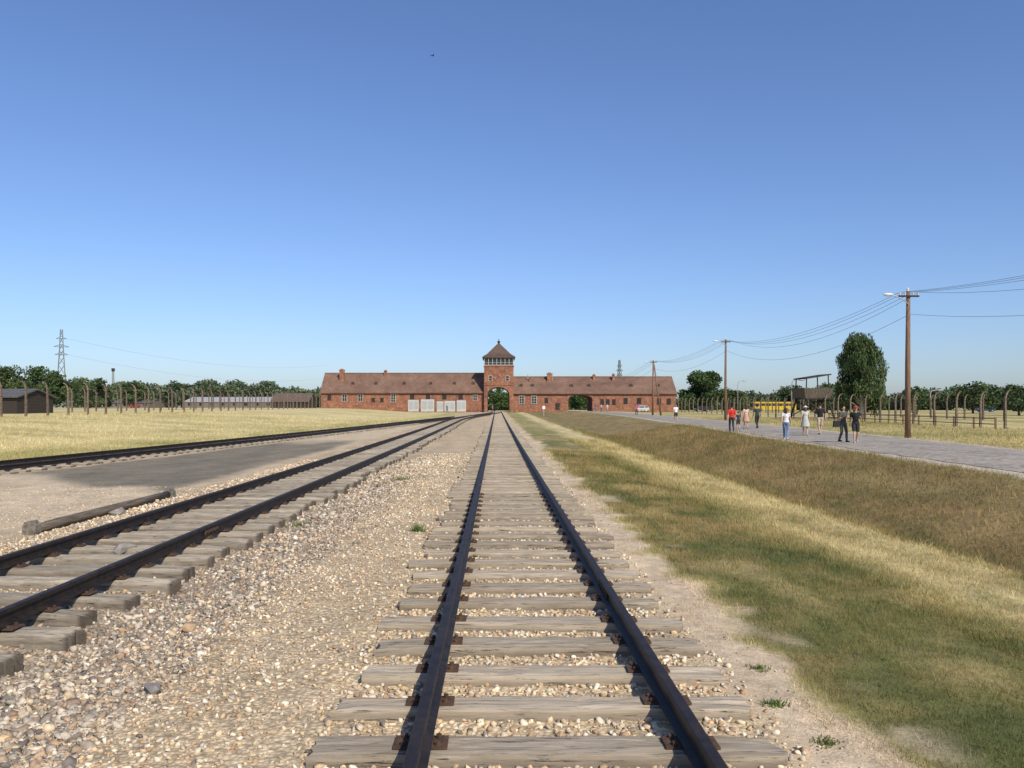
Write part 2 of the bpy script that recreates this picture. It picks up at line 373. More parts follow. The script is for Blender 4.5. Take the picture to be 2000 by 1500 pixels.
# road
ry = np.concatenate([np.arange(-30, 60, 1.0), np.arange(60, 208, 2.0)]); V = []; Fr = []
for i, y in enumerate(ry):
    a, b = float(road_left(y)), float(road_right(y))
    for k in range(7):
        x = a + (b - a) * k / 6; zz = H(x, y) + .03 + .05 * math.sin(math.pi * k / 6) if 0 < k < 6 else H(x, y) - .03
        if k in (0, 6): zz = H(a + .3 if k == 0 else b - .3, y) + .012
        V.append((x + .16 * float(vn(y * .8, k * 3.3, 4)), y, zz))
for i in range(len(ry) - 1):
    for k in range(6): a = i * 7 + k; Fr.append((a, a + 1, a + 8, a + 7))
o = mesh_np('road', np.array(V), np.array(Fr), M['cobble'], smooth=True); tag(o, 'grey cobbled road running from the gatehouse along the grass bank', 'road', kind='structure')

# ------------------------------------------------------------------ stones
def hull(seed, k=15):
    rr = np.random.default_rng(seed); p = rr.normal(size=(k, 3)); p /= np.linalg.norm(p, axis=1)[:, None]; p *= rr.uniform(.75, 1.1, (k, 1)); p *= np.array([1, rr.uniform(.65, .95), rr.uniform(.5, .8)])
    bm = bmesh.new()
    for q in p: bm.verts.new(q)
    bmesh.ops.convex_hull(bm, input=bm.verts)
    for v in [v for v in bm.verts if not v.link_faces]: bm.verts.remove(v)
    bmesh.ops.triangulate(bm, faces=bm.faces); bm.verts.index_update()
    v = np.array([x.co[:] for x in bm.verts]); f = np.array([[q.index for q in x.verts] for x in bm.faces]); bm.free(); return v, f
protos = [hull(i) for i in range(16)]
def randrot(n):
    q = rng.normal(size=(n, 4)); q /= np.linalg.norm(q, axis=1)[:, None]; w, x, y, z = q.T
    return np.stack([np.stack([1 - 2 * (y * y + z * z), 2 * (x * y - z * w), 2 * (x * z + y * w)], -1), np.stack([2 * (x * y + z * w), 1 - 2 * (x * x + z * z), 2 * (y * z - x * w)], -1), np.stack([2 * (x * z - y * w), 2 * (y * z + x * w), 1 - 2 * (x * x + y * y)], -1)], 1)
def stones(name, x, y, size, label, greyf):
    n = len(x); z = hgt(x, y); pid = rng.integers(0, len(protos), n); Vs = []; Fs = []; Cs = []; off = 0
    pal = np.array([[.60, .47, .305], [.53, .405, .25], [.65, .545, .39], [.46, .35, .225], [.42, .285, .175], [.67, .60, .47], [.52, .445, .345]])
    gpal = np.array([[.34, .29, .23], [.25, .215, .175], [.43, .37, .29], [.165, .145, .125], [.38, .28, .185], [.52, .45, .35], [.30, .215, .15]])
    k = rng.integers(0, 7, n); isg = rng.random(n) < greyf
    base = np.where(isg[:, None], gpal[k], pal[k]) * rng.uniform(.78, 1.15, (n, 1))
    for p, (pv, pf) in enumerate(protos):
        s = np.where(pid == p)[0]
        if not len(s): continue
        Rm = randrot(len(s))
        v = np.einsum('nij,kj->nki', Rm, pv) * size[s][:, None, None]
        v[:, :, 2] *= .8
        v += np.stack([x[s], y[s], z[s] + size[s] * .22], -1)[:, None, :]
        m = len(pv); Vs.append(v.reshape(-1, 3)); Fs.append((pf[None] + (np.arange(len(s)) * m)[:, None, None]).reshape(-1, 3) + off); off += m * len(s)
        Cs.append(np.repeat(base[s], m, 0))
    o = mesh_np(name, np.concatenate(Vs), np.concatenate(Fs), M['stone'], col=np.concatenate(Cs)); tag(o, label, 'gravel', kind='stuff'); return o
def samp(n, d0, d1, xa, xb):
    d = np.exp(rng.uniform(math.log(d0), math.log(d1), n)); a = np.maximum(xa(d), -.66 * d - .6) if callable(xa) else np.maximum(xa, -.66 * d - .6); b = np.minimum(xb(d) if callable(xb) else xb, .70 * d + .6)
    return a + (b - a) * rng.random(n), d, np.clip(b - a, 0, None)
x, y, w = samp(30000, 3.2, 34, -3.1, 1.75)
band = np.exp(-((x + 1.3 + .25 * vn(y * .4, y * 0, 61)) / .5) ** 2)   # dusty, worn strip beside the sleepers
keep = rng.random(len(x)) < np.where(x > 1.45, .3, 1 - .5 * band * (x < -1)); x, y = x[keep], y[keep]
onbed = np.abs(x - .33) < 1.4
sz = np.where(onbed, rng.uniform(.013, .037, len(x)), rng.uniform(.010, .030, len(x))) * np.clip((y / 9) ** .45, .95, 2.0) * np.where(rng.random(len(x)) < .05, 1.4, 1)
sz = np.where(onbed, np.minimum(sz, .04), sz)
gf = np.clip(.10 + .6 * sm(-1.8, -2.8, x + .4 * vn(x * .9, y * .7, 31)) * (1 - .7 * sm(15, 30, y)), 0, 1)
stones('tan_ballast', x, y, sz, 'broken tan ballast stones around the straight middle track', gf)
x, y, w = samp(28000, 4.2, 30, -7.0, -2.3)
keep = (rng.random(len(x)) < np.where(np.abs(x + 4.95) < 1.25, .6, 1)); x, y = x[keep], y[keep]
big = (rng.random(len(x)) < .10 * np.exp(-((x + 3.1) / .5) ** 2) + .03)
sz = rng.uniform(.012, .036, len(x)) * np.clip((y / 9) ** .4, .95, 1.9) * np.where(big, 1.8, 1)
sz = np.where(np.abs(x + 4.95) < 1.4, np.minimum(sz, .044), sz)
gf = np.clip((.75 - .5 * sm(-5.6, -6.6, x)) * (1 - .6 * sm(15, 32, y)), 0, 1)
stones('grey_ballast', x, y, sz, 'coarser grey ballast stones around the second track', gf)
x, y, w = samp(4000, 3.2, 20, 1.5, 2.4)
keep = rng.random(len(x)) < np.exp(-(x - 1.5) / .16); x, y = x[keep], y[keep]
stones('path_pebbles', x, y, rng.uniform(.007, .018, len(x)) * np.clip((y / 9) ** .4, .9, 2), 'small scattered pebbles on the trodden dirt path', np.full(len(x), .2))
x, y, w = samp(3000, 9, 20, -12, -6.6)
stones('fine_gravel', x, y, rng.uniform(.008, .018, len(x)) * np.clip((y / 9) ** .4, .9, 2), 'fine pale gravel spread left of the weathered log', np.full(len(x), .12))

# ------------------------------------------------------------------ grass blades
def blades(name, x, y, hh, ww, label, flatf=.0, gain=1.0):
    n = len(x); z = hgt(x, y); c, _ = zone(x, y); a = rng.uniform(0, 2 * math.pi, n); b = rng.uniform(0, 2 * math.pi, n)
    fl = rng.random(n) < flatf; hz = np.where(fl, hh * rng.uniform(.1, .35, n), hh); ln = np.where(fl, hh * rng.uniform(1.5, 3, n), hh * rng.uniform(.2, .9, n))
    P = np.stack([x, y, z - .004], -1); D = np.stack([np.cos(a), np.sin(a), 0 * a], -1) * (ww / 2)[:, None]
    T = P + np.stack([np.cos(b) * ln, np.sin(b) * ln, hz], -1)
    V = np.stack([P - D, P + D, T], 1).reshape(-1, 3); Fc = np.arange(3 * n).reshape(-1, 3)
    c = c * gain * rng.uniform(.65, 1.4, (n, 1)) * np.array([1, 1, .95]) * (1 + rng.uniform(-.12, .12, (n, 3)))
    o = mesh_np(name, V, Fc, M['blade'], col=np.repeat(np.clip(c, 0, .85), 3, 0)); tag(o, label, 'grass', kind='stuff'); return o
x, y, w = samp(210000, 3.6, 36, 1.75, 5.0)
n6 = vn(x * 1.1, y * .8, 17); n7 = vn(x * 2.4, y * 1.9, 18); n8 = vn(x * 6, y * 5, 43)
dens = sm(1.95, 2.25, x + .3 * n6 + .22 * n7 + .1 * n8) * (1 - .85 * sm(.35, .6, n6 * .6 + n7 * .5) * (x < 2.6)) * np.clip(.8 + .5 * n8, .3, 1)
dens = np.maximum(dens, (x > 1.85) * (n7 * .6 + n8 * .5 > .62) * .5)
keep = rng.random(len(x)) < dens; x, y = x[keep], y[keep]
s = np.clip((y / 6) ** .6, .8, 3); tall = np.where(rng.random(len(x)) < .12, 1.7, 1)
blades('green_grass', x, y, rng.uniform(.015, .05, len(x)) * s * tall, rng.uniform(.003, .006, len(x)) * s, 'short patchy green and brown grass beside the dirt path', .35, 1.2)
x, y, w = samp(110000, 6.0, 50, 4.2, 6.6)
s = np.clip((y / 6) ** .6, .8, 3.5); blades('mown_straw', x, y, rng.uniform(.02, .06, len(x)) * s, rng.uniform(.003, .007, len(x)) * s, 'pale mown straw strip between green grass and ditch', .6, 1.15)
x, y, w = samp(110000, 9.5, 75, 6.4, lambda d: road_left(d) - .4)
s = np.clip((y / 6) ** .6, .8, 4); tall = np.where(rng.random(len(x)) < .15, 2.0, 1); blades('bank_grass', x, y, rng.uniform(.02, .06, len(x)) * s * tall, rng.uniform(.004, .008, len(x)) * s, 'dry brown grass covering the ditch bank below the road', .3, 1.15)
x, y, w = samp(60000, 28, 110, -45, lambda d: x3(d) - 1.9)
keep = w > 0; x, y = x[keep], y[keep]
s = np.clip((y / 6) ** .6, .8, 5); blades('field_grass', x, y, rng.uniform(.015, .05, len(x)) * s, rng.uniform(.005, .01, len(x)) * s, 'dry yellow grass of the left field beyond the tracks', .5, 1.15)
x, y, w = samp(40000, 30, 110, lambda d: road_right(d) + .3, 44)
s = np.clip((y / 6) ** .6, .8, 5); blades('verge_grass', x, y, rng.uniform(.015, .05, len(x)) * s, rng.uniform(.005, .01, len(x)) * s, 'dry grass verge between cobbled road and right fence', .4, 1.0)

# ------------------------------------------------------------------ tracks
PROF = [(-.0625, 0), (.0625, 0), (.0625, .012), (.012, .03), (.010, .095), (.034, .105), (.034, .135), (.028, .142), (-.028, .142), (-.034, .135), (-.034, .105), (-.010, .095), (-.012, .03), (-.0625, .012)]
def sleeper_mesh(seed, mat, ragged=1.0):
    rr = random.Random(seed); n1, n2, n3 = 18, 5, 3; mb = MB(); pts = {}
    L, Wd, Hh = 2.6, .27, .19
    e0 = [rr.uniform(-.03, .03) * ragged for _ in range(6)]; e1 = [rr.uniform(-.03, .03) * ragged for _ in range(6)]
    wob = [rr.uniform(-.009, .009) * ragged for _ in range(20)]; wob2 = [rr.uniform(-.009, .009) * ragged for _ in range(20)]
    dz0 = [rr.uniform(-.012, 0) * ragged if rr.random() < .6 else -.03 * ragged * rr.random() for _ in range(6)]; dz1 = [rr.uniform(-.012, 0) * ragged if rr.random() < .6 else -.03 * ragged * rr.random() for _ in range(6)]
    def P(i, j, k):
        u = i / n1 - .5; v = j / n2 - .5; w = k / n3
        x = u * L; y = v * Wd; z = -Hh + w * Hh
        if i == 0: x += e0[j]
        if i == n1: x += e1[j]
        y += wob[i] if v > 0 else wob2[i]
        edge = (abs(v) == .5) + (k == n3) + (i in (0, n1))
        if edge >= 2:
            if k == n3: z -= rr.uniform(.003, .013) * ragged
            if abs(v) == .5: y -= math.copysign(rr.uniform(.002, .008) * ragged, v)
        elif k == n3: z += rr.uniform(-.005, .003) * ragged - (.006 if j == 2 and rr.random() < .4 else 0)
        if k == n3 and i <= 2: z += dz0[j] * (1 - i / 3)
        if k == n3 and i >= n1 - 2: z += dz1[j] * (1 - (n1 - i) / 3)
        return (x, y, z)
    def vid(i, j, k):
        if (i, j, k) not in pts: pts[(i, j, k)] = len(mb.v); mb.v.append(P(i, j, k))
        return pts[(i, j, k)]
    for i in range(n1):
        for j in range(n2): mb.f.append((vid(i, j, n3), vid(i + 1, j, n3), vid(i + 1, j + 1, n3), vid(i, j + 1, n3)))
        for k in range(n3):
            mb.f.append((vid(i, 0, k), vid(i + 1, 0, k), vid(i + 1, 0, k + 1), vid(i, 0, k + 1)))
            mb.f.append((vid(i, n2, k), vid(i, n2, k + 1), vid(i + 1, n2, k + 1), vid(i + 1, n2, k)))
    for j in range(n2):
        for k in range(n3):
            mb.f.append((vid(0, j, k), vid(0, j, k + 1), vid(0, j + 1, k + 1), vid(0, j + 1, k)))
            mb.f.append((vid(n1, j, k), vid(n1, j + 1, k), vid(n1, j + 1, k + 1), vid(n1, j, k + 1)))
    o = mb.build('sleeper', mat); me = o.data; bpy.data.objects.remove(o); return me
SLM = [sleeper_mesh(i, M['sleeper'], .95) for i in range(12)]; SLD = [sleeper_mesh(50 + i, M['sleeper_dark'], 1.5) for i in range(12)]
pm_ = MB(); pm_.box((0, 0, .006), (.30, .16, .012))
for sx in (-.095, .095):
    for sy in (-.05, .05): pm_.tube([(sx, sy, .01), (sx, sy, .032)], .018, 6)
_p = pm_.build('tie_plate', M['rust']); PLATE = _p.data; bpy.data.objects.remove(_p)
TOP = .02
def track(label, xc, y0, y1, spacing, meshes, nplate, jit, yend_sl, lift=0, up=0, zj=.004, rj=.018):
    root = thing('railway_track', label, 'railway track', (float(xc(y0)), y0, 0)); ox, oy = root.location.x, y0
    ysp = np.concatenate([np.arange(y0, min(60, y1), 1.5), np.arange(60, y1, 4.0)])
    rails = []
    for sgn in (-1, 1):
        path = []
        for yy in ysp:
            c = float(xc(yy)); dx = float(xc(yy + .5) - xc(yy - .5)); l = math.hypot(dx, 1); nxv, nyv = 1 / l, -dx / l
            path.append((c + nxv * .75 * sgn - ox, yy + nyv * .75 * sgn - oy, float(ramp(yy)) + TOP + .012 + lift))
        mb = MB(); mb.sweep(path, PROF); rails.append(mb.build('rail', M['rail'], root))
    n = int((yend_sl - y0) / spacing); far = MB()
    for i in range(n):
        yy = y0 + .15 + i * spacing + random.uniform(-.045, .045); c = float(xc(yy)); dx = float(xc(yy + .5) - xc(yy - .5)); rz = -math.atan(dx)
        zz = float(ramp(yy)) + TOP + random.uniform(-zj, .003) + up
        if i < 100:
            s = bpy.data.objects.new('sleeper', random.choice(meshes)); COL.objects.link(s); s.parent = root
            s.location = (c - ox + random.uniform(-jit, jit), yy - oy, zz); s.rotation_euler = (0, random.uniform(-.004, .004), rz + random.uniform(-rj, rj) + (math.pi if random.random() < .5 else 0))
            s.scale = (random.uniform(.96, 1.04), random.uniform(.86, 1.15), 1)
            if i < nplate:
                for sgn in (-1, 1):
                    flip = -1 if abs(s.rotation_euler.z - rz) > 1 else 1
                    p = bpy.data.objects.new('tie_plate', PLATE); COL.objects.link(p); p.parent = s
                    p.location = ((.75 * sgn - (s.location.x + ox - c)) * flip / s.scale.x, 0, .003 - min(0, zz - up - TOP - float(ramp(yy))))
        else: far.box((c - ox, yy - oy, zz - .07), (2.6, .24, .14), rz)
    if far.v: tag(far.build('far_sleepers', meshes[0].materials[0], root), kind='stuff')
    return root, rails
t1, r1 = track('straight middle railway track leading directly into the gatehouse arch', lambda y: np.asarray(y) * 0 + .33, 3.0, 216, .69, SLM, 22, .06, 212)
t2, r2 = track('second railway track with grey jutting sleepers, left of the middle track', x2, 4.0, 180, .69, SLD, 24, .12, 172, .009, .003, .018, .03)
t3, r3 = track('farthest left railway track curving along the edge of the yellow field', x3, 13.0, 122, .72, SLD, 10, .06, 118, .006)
for rr_, dd, sg in ((r1[1], 8.1, 1), (r1[0], 19., 1), (r2[1], 11., 1)):
    p0 = min(rr_.data.vertices, key=lambda v: abs(v.co.y + t1.location.y - dd)).co
    mb = MB()
    for q in (-.028, .028): mb.box((0, 0, 0), (.014, .55, .055)); mb.v[-8:] = [(a + q, b, c) for a, b, c in mb.v[-8:]]
    for k in (-.2, -.07, .07, .2): mb.tube([(-.055, k, 0), (.055, k, 0)], .016, 6)
    fp = mb.build('fish_plate', M['rust'], rr_)
    cxs = [v.co.x for v in rr_.data.vertices if abs(v.co.y - p0.y) < .8]; fp.location = (sum(cxs) / len(cxs), dd - 3.0, float(ramp(dd)) + TOP + .075)

# log lying between stubs, left of the second track
bx0 = thing('low_log', 'thick weathered log lying low between two stubs beside the second track', 'log', (-7.1, 12.5, H(-7.1, 12.5)), R(-1))
mb = MB(); mb.tube([(0, .1, .075), (.0, .7, .08), (.015, 1.6, .085), (.0, 2.5, .082), (.02, 3.4, .085), (.0, 4.95, .09)], [.07, .08, .076, .081, .075, .068], 11); mb.build('trunk', M['beam'], bx0, True)
for k, yy in enumerate((0, 5.05)):
    mb = MB(); mb.prism([(-.11, -.1), (.12, -.1), (.11, .15), (.05, .22), (-.07, .20), (-.10, .13)], yy - .07, yy + .07); mb.build('stub', M['stub'], bx0)
# loose stones
def rock(x, y, s, c, label):
    mb = MB(); v, f = hull(int(x * 100) % 977 + 3, 26); v = v * np.array(s); mb.add(v, f); o = mb.build('loose_stone', c, loc=(x, y, H(x, y) + s[2] * .45)); o.rotation_euler = (0, 0, x * 3); tag(o, label, 'stone', None)
rk1 = nmat('grey_rock', (.27, .245, .22), (.17, .155, .14), 9, bump=.5); rk2 = nmat('tan_rock', (.44, .31, .19), (.31, .21, .13), 9, bump=.5)
rock(-4.95, 10.9, (.17, .12, .19), rk1, 'grey pointed stone lying between the rails of the second track')
rock(-2.72, 7.25, (.085, .07, .08), rk2, 'brown angular stone on grey ballast beside the jutting sleepers')
rock(-6.85, 14.8, (.22, .14, .13), rk1, 'flat dark stone lying against the weathered log')
rock(-2.35, 5.6, (.1, .07, .07), rk1, 'pale grey rounded stone in the gravel near the bottom left')
def weed(x, y, n, hh, spread, label, c=(.10, .15, .04)):
    a = rng.uniform(0, 6.28, n); r = spread * np.clip(np.abs(rng.normal(size=n)), 0, 1.6) * .6; bx = r * np.cos(a); by = r * np.sin(a); b = rng.uniform(0, 6.28, n); w = rng.uniform(.004, .009, n)
    zb = hgt(x + bx, y + by) - H(x, y)
    P = np.stack([bx, by, zb], -1); D = np.stack([np.cos(b), np.sin(b), 0 * b], -1) * w[:, None]; T = P + np.stack([rng.normal(size=n) * hh * .4, rng.normal(size=n) * hh * .4, rng.uniform(.3, 1, n) * hh], -1)
    V = np.stack([P - D, P + D, T], 1).reshape(-1, 3); cc = np.array(c) * rng.uniform(.6, 1.5, (n, 1))
    o = mesh_np('weed_tuft', V, np.arange(3 * n).reshape(-1, 3), M['blade'], col=np.repeat(cc, 3, 0)); o.location = (x, y, H(x, y)); tag(o, label, 'weed')
weed(-1.25, 12.9, 110, .16, .12, 'upright green grass tuft at the left sleeper ends of the middle track')
weed(-3.3, 13.8, 130, .10, .25, 'low green weed patch at the sleeper ends of the second track')
weed(1.95, 6.1, 80, .035, .09, 'small leafy weed on the right edge of the ballast', (.13, .16, .05))
weed(1.82, 5.35, 110, .045, .09, 'bright green weed growing beside the nearest right sleeper ends', (.12, .17, .05))
weed(1.92, 4.75, 120, .03, .10, 'spreading green weed on the dirt path nearest the camera', (.15, .16, .06))
weed(-2.6, 22, 200, .14, .6, 'pale green weeds between the first two tracks', (.15, .17, .06))
weed(-.3, 10.6, 50, .08, .08, 'tiny grass tuft between the rails by the left rail')

# ------------------------------------------------------------------ gatehouse
D0 = 200.0
gh = thing('gatehouse', 'long red brick gatehouse with central arched watch tower and tiled roofs', 'gatehouse', (0, D0, 0))
def arch(x0, x1, zb, zs, rise, n=14):
    c = (x0 + x1) / 2; a = (x1 - x0) / 2
    return [(x0, zb)] + [(c - a * math.cos(math.pi * k / n), zs + rise * math.sin(math.pi * k / n)) for k in range(n + 1)] + [(x1, zb)]
def window(wall, x, z, w, h, y, grid=(2, 2), frame='frame', arched=True):
    mb = MB(); f = .09
    mb.box((x - w / 2, y - .03, z), (f, .1, h)); mb.box((x + w / 2, y - .03, z), (f, .1, h)); mb.box((x, y - .032, z + h / 2), (w + f, .1, f)); mb.box((x, y - .05, z - h / 2), (w + .25, .16, f))
    for i in range(1, grid[0]): mb.box((x - w / 2 + w * i / grid[0], y - .02, z), (.07, .07, h - f))
    for j in range(1, grid[1]): mb.box((x, y - .022, z - h / 2 + h * j / grid[1]), (w - f, .07, .06))
    fr = mb.build('window', M[frame], wall)
    p = MB(); p.box((x, y - .001, z), (w, .03, h)); p.build('pane', M['glass'], fr)
    if arched:
        a = MB(); o = [(x - w / 2 - .15, z + h / 2 + .06)] + [(x + (w / 2 + .15) * -math.cos(math.pi * k / 8), z + h / 2 + .1 + .32 * math.sin(math.pi * k / 8)) for k in range(9)] + [(x + w / 2 + .15, z + h / 2 + .06)]
        a.prism(o, y - .06, y + .05); a.build('brick_lintel', M['brick'], fr)
TX0, TX1 = PX(945.5, 199), PX(1003, 199); ty0, ty1 = -1.2, 11.5; cxT = (TX0 + TX1) / 2
zb = .3; ztop = PZ(714, 199)
aro = arch(PX(952, 199), PX(995, 199), zb, 4.9, 1.85)
tw = MB(); tw.prism([(TX0, zb), (TX0, ztop), (TX1, ztop), (TX1, zb)] + aro[::-1], ty0, ty1)
tw = tw.build('tower_wall', M['brick'], gh)
mb = MB()
for z in (7.3, ztop - .12): mb.box((cxT, (ty0 + ty1) / 2, z), (TX1 - TX0 + .24, ty1 - ty0 + .24, .24))
mb.build('string_course', M['brick'], tw)
mb = MB(); a1 = arch(PX(952, 199), PX(995, 199), 4.4, 4.9, 1.85); a2 = arch(PX(952, 199) - .45, PX(995, 199) + .45, 4.4, 4.9, 2.3); mb.prism(a2 + a1[::-1], ty0 - .08, ty0 + .1); mb.build('arch_ring', M['brick'], tw)
window(tw, PX(958, 199), PZ(739, 199), .8, 1.25, ty0, (1, 2)); window(tw, PX(991, 199), PZ(739, 199), .8, 1.25, ty0, (1, 2))
gz0, gz1 = ztop, PZ(698, 199); gal = MB(); gal.box((cxT, (ty0 + ty1) / 2, (gz0 + gz1) / 2), (TX1 - TX0 - .15, ty1 - ty0 - .2, gz1 - gz0)); gal = gal.build('lookout_gallery', M['dark'], gh)
fm = MB(); nW = 7; w = TX1 - TX0
for z in (gz0 + .12, gz1 - .1): fm.box((cxT, ty0 + .08, z), (w, .14, .13))
for k in range(nW + 1): fm.box((TX0 + .08 + (w - .16) * k / nW, ty0 + .06, (gz0 + gz1) / 2), (.11, .16, gz1 - gz0 - .1))
fm.box((cxT, ty0 + .07, gz0 + .7), (w, .1, .06))
for sx in (TX0 + .03, TX1 - .03):
    for k in range(1, 10): fm.box((sx, ty0 + (ty1 - ty0) * k / 10, (gz0 + gz1) / 2), (.12, .16, gz1 - gz0 - .1))
    fm.box((sx, (ty0 + ty1) / 2, gz0 + .14), (.12, ty1 - ty0, .2))
fm.build('window_frames', M['frame'], gal)
for k in range(nW):
    p = MB(); p.box((TX0 + .08 + (w - .16) * (k + .5) / nW, ty0 + .09, (gz0 + gz1) / 2 + .1), ((w - .16) / nW - .16, .03, 1.4)); p.build('pane', M['glass'], gal)
ez = gz1; ap = PZ(671, 205); ov = .45; q0, q1, q2, q3 = TX0 - ov, TX1 + ov, ty0 - ov, ty1 + ov; cyT = (ty0 + ty1) / 2
def ring(f, z): return [(cxT + (q0 - cxT) * f, cyT + (q2 - cyT) * f, z), (cxT + (q1 - cxT) * f, cyT + (q2 - cyT) * f, z), (cxT + (q1 - cxT) * f, cyT + (q3 - cyT) * f, z), (cxT + (q0 - cxT) * f, cyT + (q3 - cyT) * f, z)]
vs = ring(1, ez - .05) + ring(1, ez + .12) + ring(.72, ez + (ap - ez) * .24) + ring(.06, ap)
fs = [(3, 2, 1, 0), (12, 13, 14, 15)]
for l in range(3): fs += [(l * 4 + k, l * 4 + (k + 1) % 4, l * 4 + 4 + (k + 1) % 4, l * 4 + 4 + k) for k in range(4)]
tr = MB().add(vs, fs).build('tower_roof', M['darktiles'], gh)
mb = MB(); mb.tube([(cxT, cyT, ap - .1), (cxT, cyT, ap + .4)], .26, 8); mb.tube([(cxT, cyT, ap + .4), (cxT, cyT, ap + .5), (cxT, cyT, ap + .75)], [.46, .42, .05], 8); mb.tube([(cxT, cyT, ap + .7), (cxT, cyT, ap + 1.0)], .06, 6); mb.sphere((cxT, cyT, ap + 1.0), .13); mb.build('finial', M['blackwood'], tr)
def wing(x0, x1, ze, zr, arc, zbase):
    out = [(x0, zbase), (x0, ze), (x1, ze), (x1, zbase)]
    if arc: out += arch(*arc)[::-1]
    wl = MB(); wl.prism(out, 0, 11)
    for xa, xb in ((x0, x0 + .38), (x1 - .38, x1)): wl.prism_x([(0.0, ze), (5.5, zr - .15), (11, ze)], xa, xb)
    wl = wl.build('wing_wall', M['brick'], gh)
    c = MB(); c.box(((x0 + x1) / 2, -.07, ze - .22), (x1 - x0 - .02, .14, .3)); c.build('cornice', M['brick'], wl)
    b = MB()
    if arc:
        b.box(((x0 + arc[0]) / 2, -.06, zbase + .75), (arc[0] - x0 - .1, .12, .5)); b.box(((x1 + arc[1]) / 2, -.06, zbase + .75), (x1 - arc[1] - .1, .12, .5))
        a1 = arch(arc[0], arc[1], arc[3] - .4, arc[3], arc[4]); a2 = arch(arc[0] - .5, arc[1] + .5, arc[3] - .4, arc[3], arc[4] + .5); rgm = MB(); rgm.prism(a2 + a1[::-1], -.09, .1); rgm.build('arch_ring', M['brick'], wl)
    else: b.box(((x0 + x1) / 2, -.06, zbase + .75), (x1 - x0 - .1, .12, .5))
    b.build('plinth', M['brick'], wl)
    k = (zr - ze) / 5.5; rf = MB(); th = .24
    rf.prism_x([(-.5, ze - .5 * k), (5.5, zr), (11.5, ze - .5 * k), (11.5, ze - .5 * k + th), (5.5, zr + th), (-.5, ze - .5 * k + th)], x0 - .22, x1 + .22)
    rf = rf.build('wing_roof', M['tiles'], gh)
    rd = MB(); rd.tube([(x0 - .2, 5.5, zr + th), (x1 + .2, 5.5, zr + th)], .16, 8); rd.build('ridge_cap', M['tiles'], rf)
    return wl, rf
lw, lr = wing(PX(627, 200), TX0 - .003, PZ(765, 200), PZ(731, 205.5), None, .5)
rw, rr2 = wing(TX1 + .003, PX(1320, 200), PZ(767, 200), PZ(738, 205.5), (PX(1110, 200), PX(1157, 200), .2, 3.9, .95), .2)
def chimney(rf, px, pt, pb, w, y):
    x = PX(px, 200 + y); z1 = PZ(pt, 200 + y); z0 = PZ(pb, 200 + y) - .7; mb = MB(); mb.box((x, y, (z0 + z1) / 2), (w, w, z1 - z0)); mb.box((x, y, z1 - .15), (w + .2, w + .2, .18)); mb.box((x, y, z1 + .1), (w * .6, w * .6, .2)); mb.build('chimney', M['brick'], rf)
chimney(lr, 668, 722, 742, 1.1, 3.5); chimney(lr, 753, 724, 734, .65, 5)
chimney(rr2, 1073, 729, 743, 1.15, 4.2); chimney(rr2, 1160, 732, 742, .6, 4.6); chimney(rr2, 1198, 731, 744, .6, 4.2); chimney(rr2, 1035, 738, 747, .4, 3.8)
for rf, px, pp in ((rr2, 1079, (728, 745)), (rr2, 1031, (731, 746)), (lr, 664, (724, 740))):
    mb = MB(); x = PX(px, 204); mb.tube([(x, 4, PZ(pp[1], 204) - .6), (x, 4, PZ(pp[0], 204))], .09, 6); mb.build('vent_pipe', M['metal'], rf)
def dormer(rf, px, py, ze, zr):
    x = PX(px, 202.5); yc = 2.3; z = ze + (zr - ze) * yc / 5.5 + .3; mb = MB(); mb.prism([(x - .45, z - .3), (x + .45, z - .3), (x + .45, z + .2), (x, z + .55), (x - .45, z + .2)], yc - .5, yc + 1.2); d = mb.build('dormer', M['tiles'], rf)
    p = MB(); p.box((x, yc - .505, z), (.6, .03, .42)); p.build('pane', M['glass'], d)
for px in (690, 735, 790, 842, 888, 925): dormer(lr, px, 745, PZ(765, 200), PZ(731, 205.5))
for px in (1018, 1040, 1116, 1150, 1232, 1285): dormer(rr2, px, 748, PZ(767, 200), PZ(738, 205.5))
for px, py, w, h, gr in ((643, 776, .7, 1.3, (1, 2)), (673, 777, 1.15, 1.7, (2, 2)), (704, 777, 1.15, 1.7, (2, 2)), (729, 781, .7, .9, (1, 1)), (746, 781, .7, .9, (1, 1)), (768, 778, 1.1, 1.9, (2, 3)), (805, 775, .9, 1.0, (2, 1)), (836, 775, .9, 1.0, (2, 1)), (868, 775, .9, 1.0, (2, 1)), (900, 775, .9, 1.0, (2, 1)), (928, 777, 1.0, 1.4, (2, 2))):
    window(lw, PX(px, 200), PZ(py, 200), w, h, 0, gr, 'frame' if w > .95 else 'blackwood')
for px, py, w, h, gr in ((1019, 781, 1.2, 1.9, (2, 3)), (1043, 781, 1.2, 1.9, (2, 3)), (1067, 782, .7, 1.1, (1, 2)), (1176, 785, .75, 1.2, (1, 2)), (1187, 785, .75, 1.2, (1, 2)), (1199, 785, .75, 1.2, (1, 2)), (1222, 783, .9, 1.3, (2, 2)), (1248, 783, .9, 1.3, (2, 2)), (1287, 784, .9, 1.3, (2, 2)), (1306, 784, .9, 1.3, (2, 2))):
    window(rw, PX(px, 200), PZ(py, 200), w, h, 0, gr, 'frame' if w > 1 else 'blackwood')
mb = MB(); mb.box((PX(1089, 200), -.03, 1.75), (1.1, .1, 2.2)); dr = mb.build('door', M['blackwood'], rw); mb = MB(); mb.box((PX(1089, 200) + .4, -.1, 1.7), (.08, .06, .2)); mb.build('handle', M['metal'], dr)
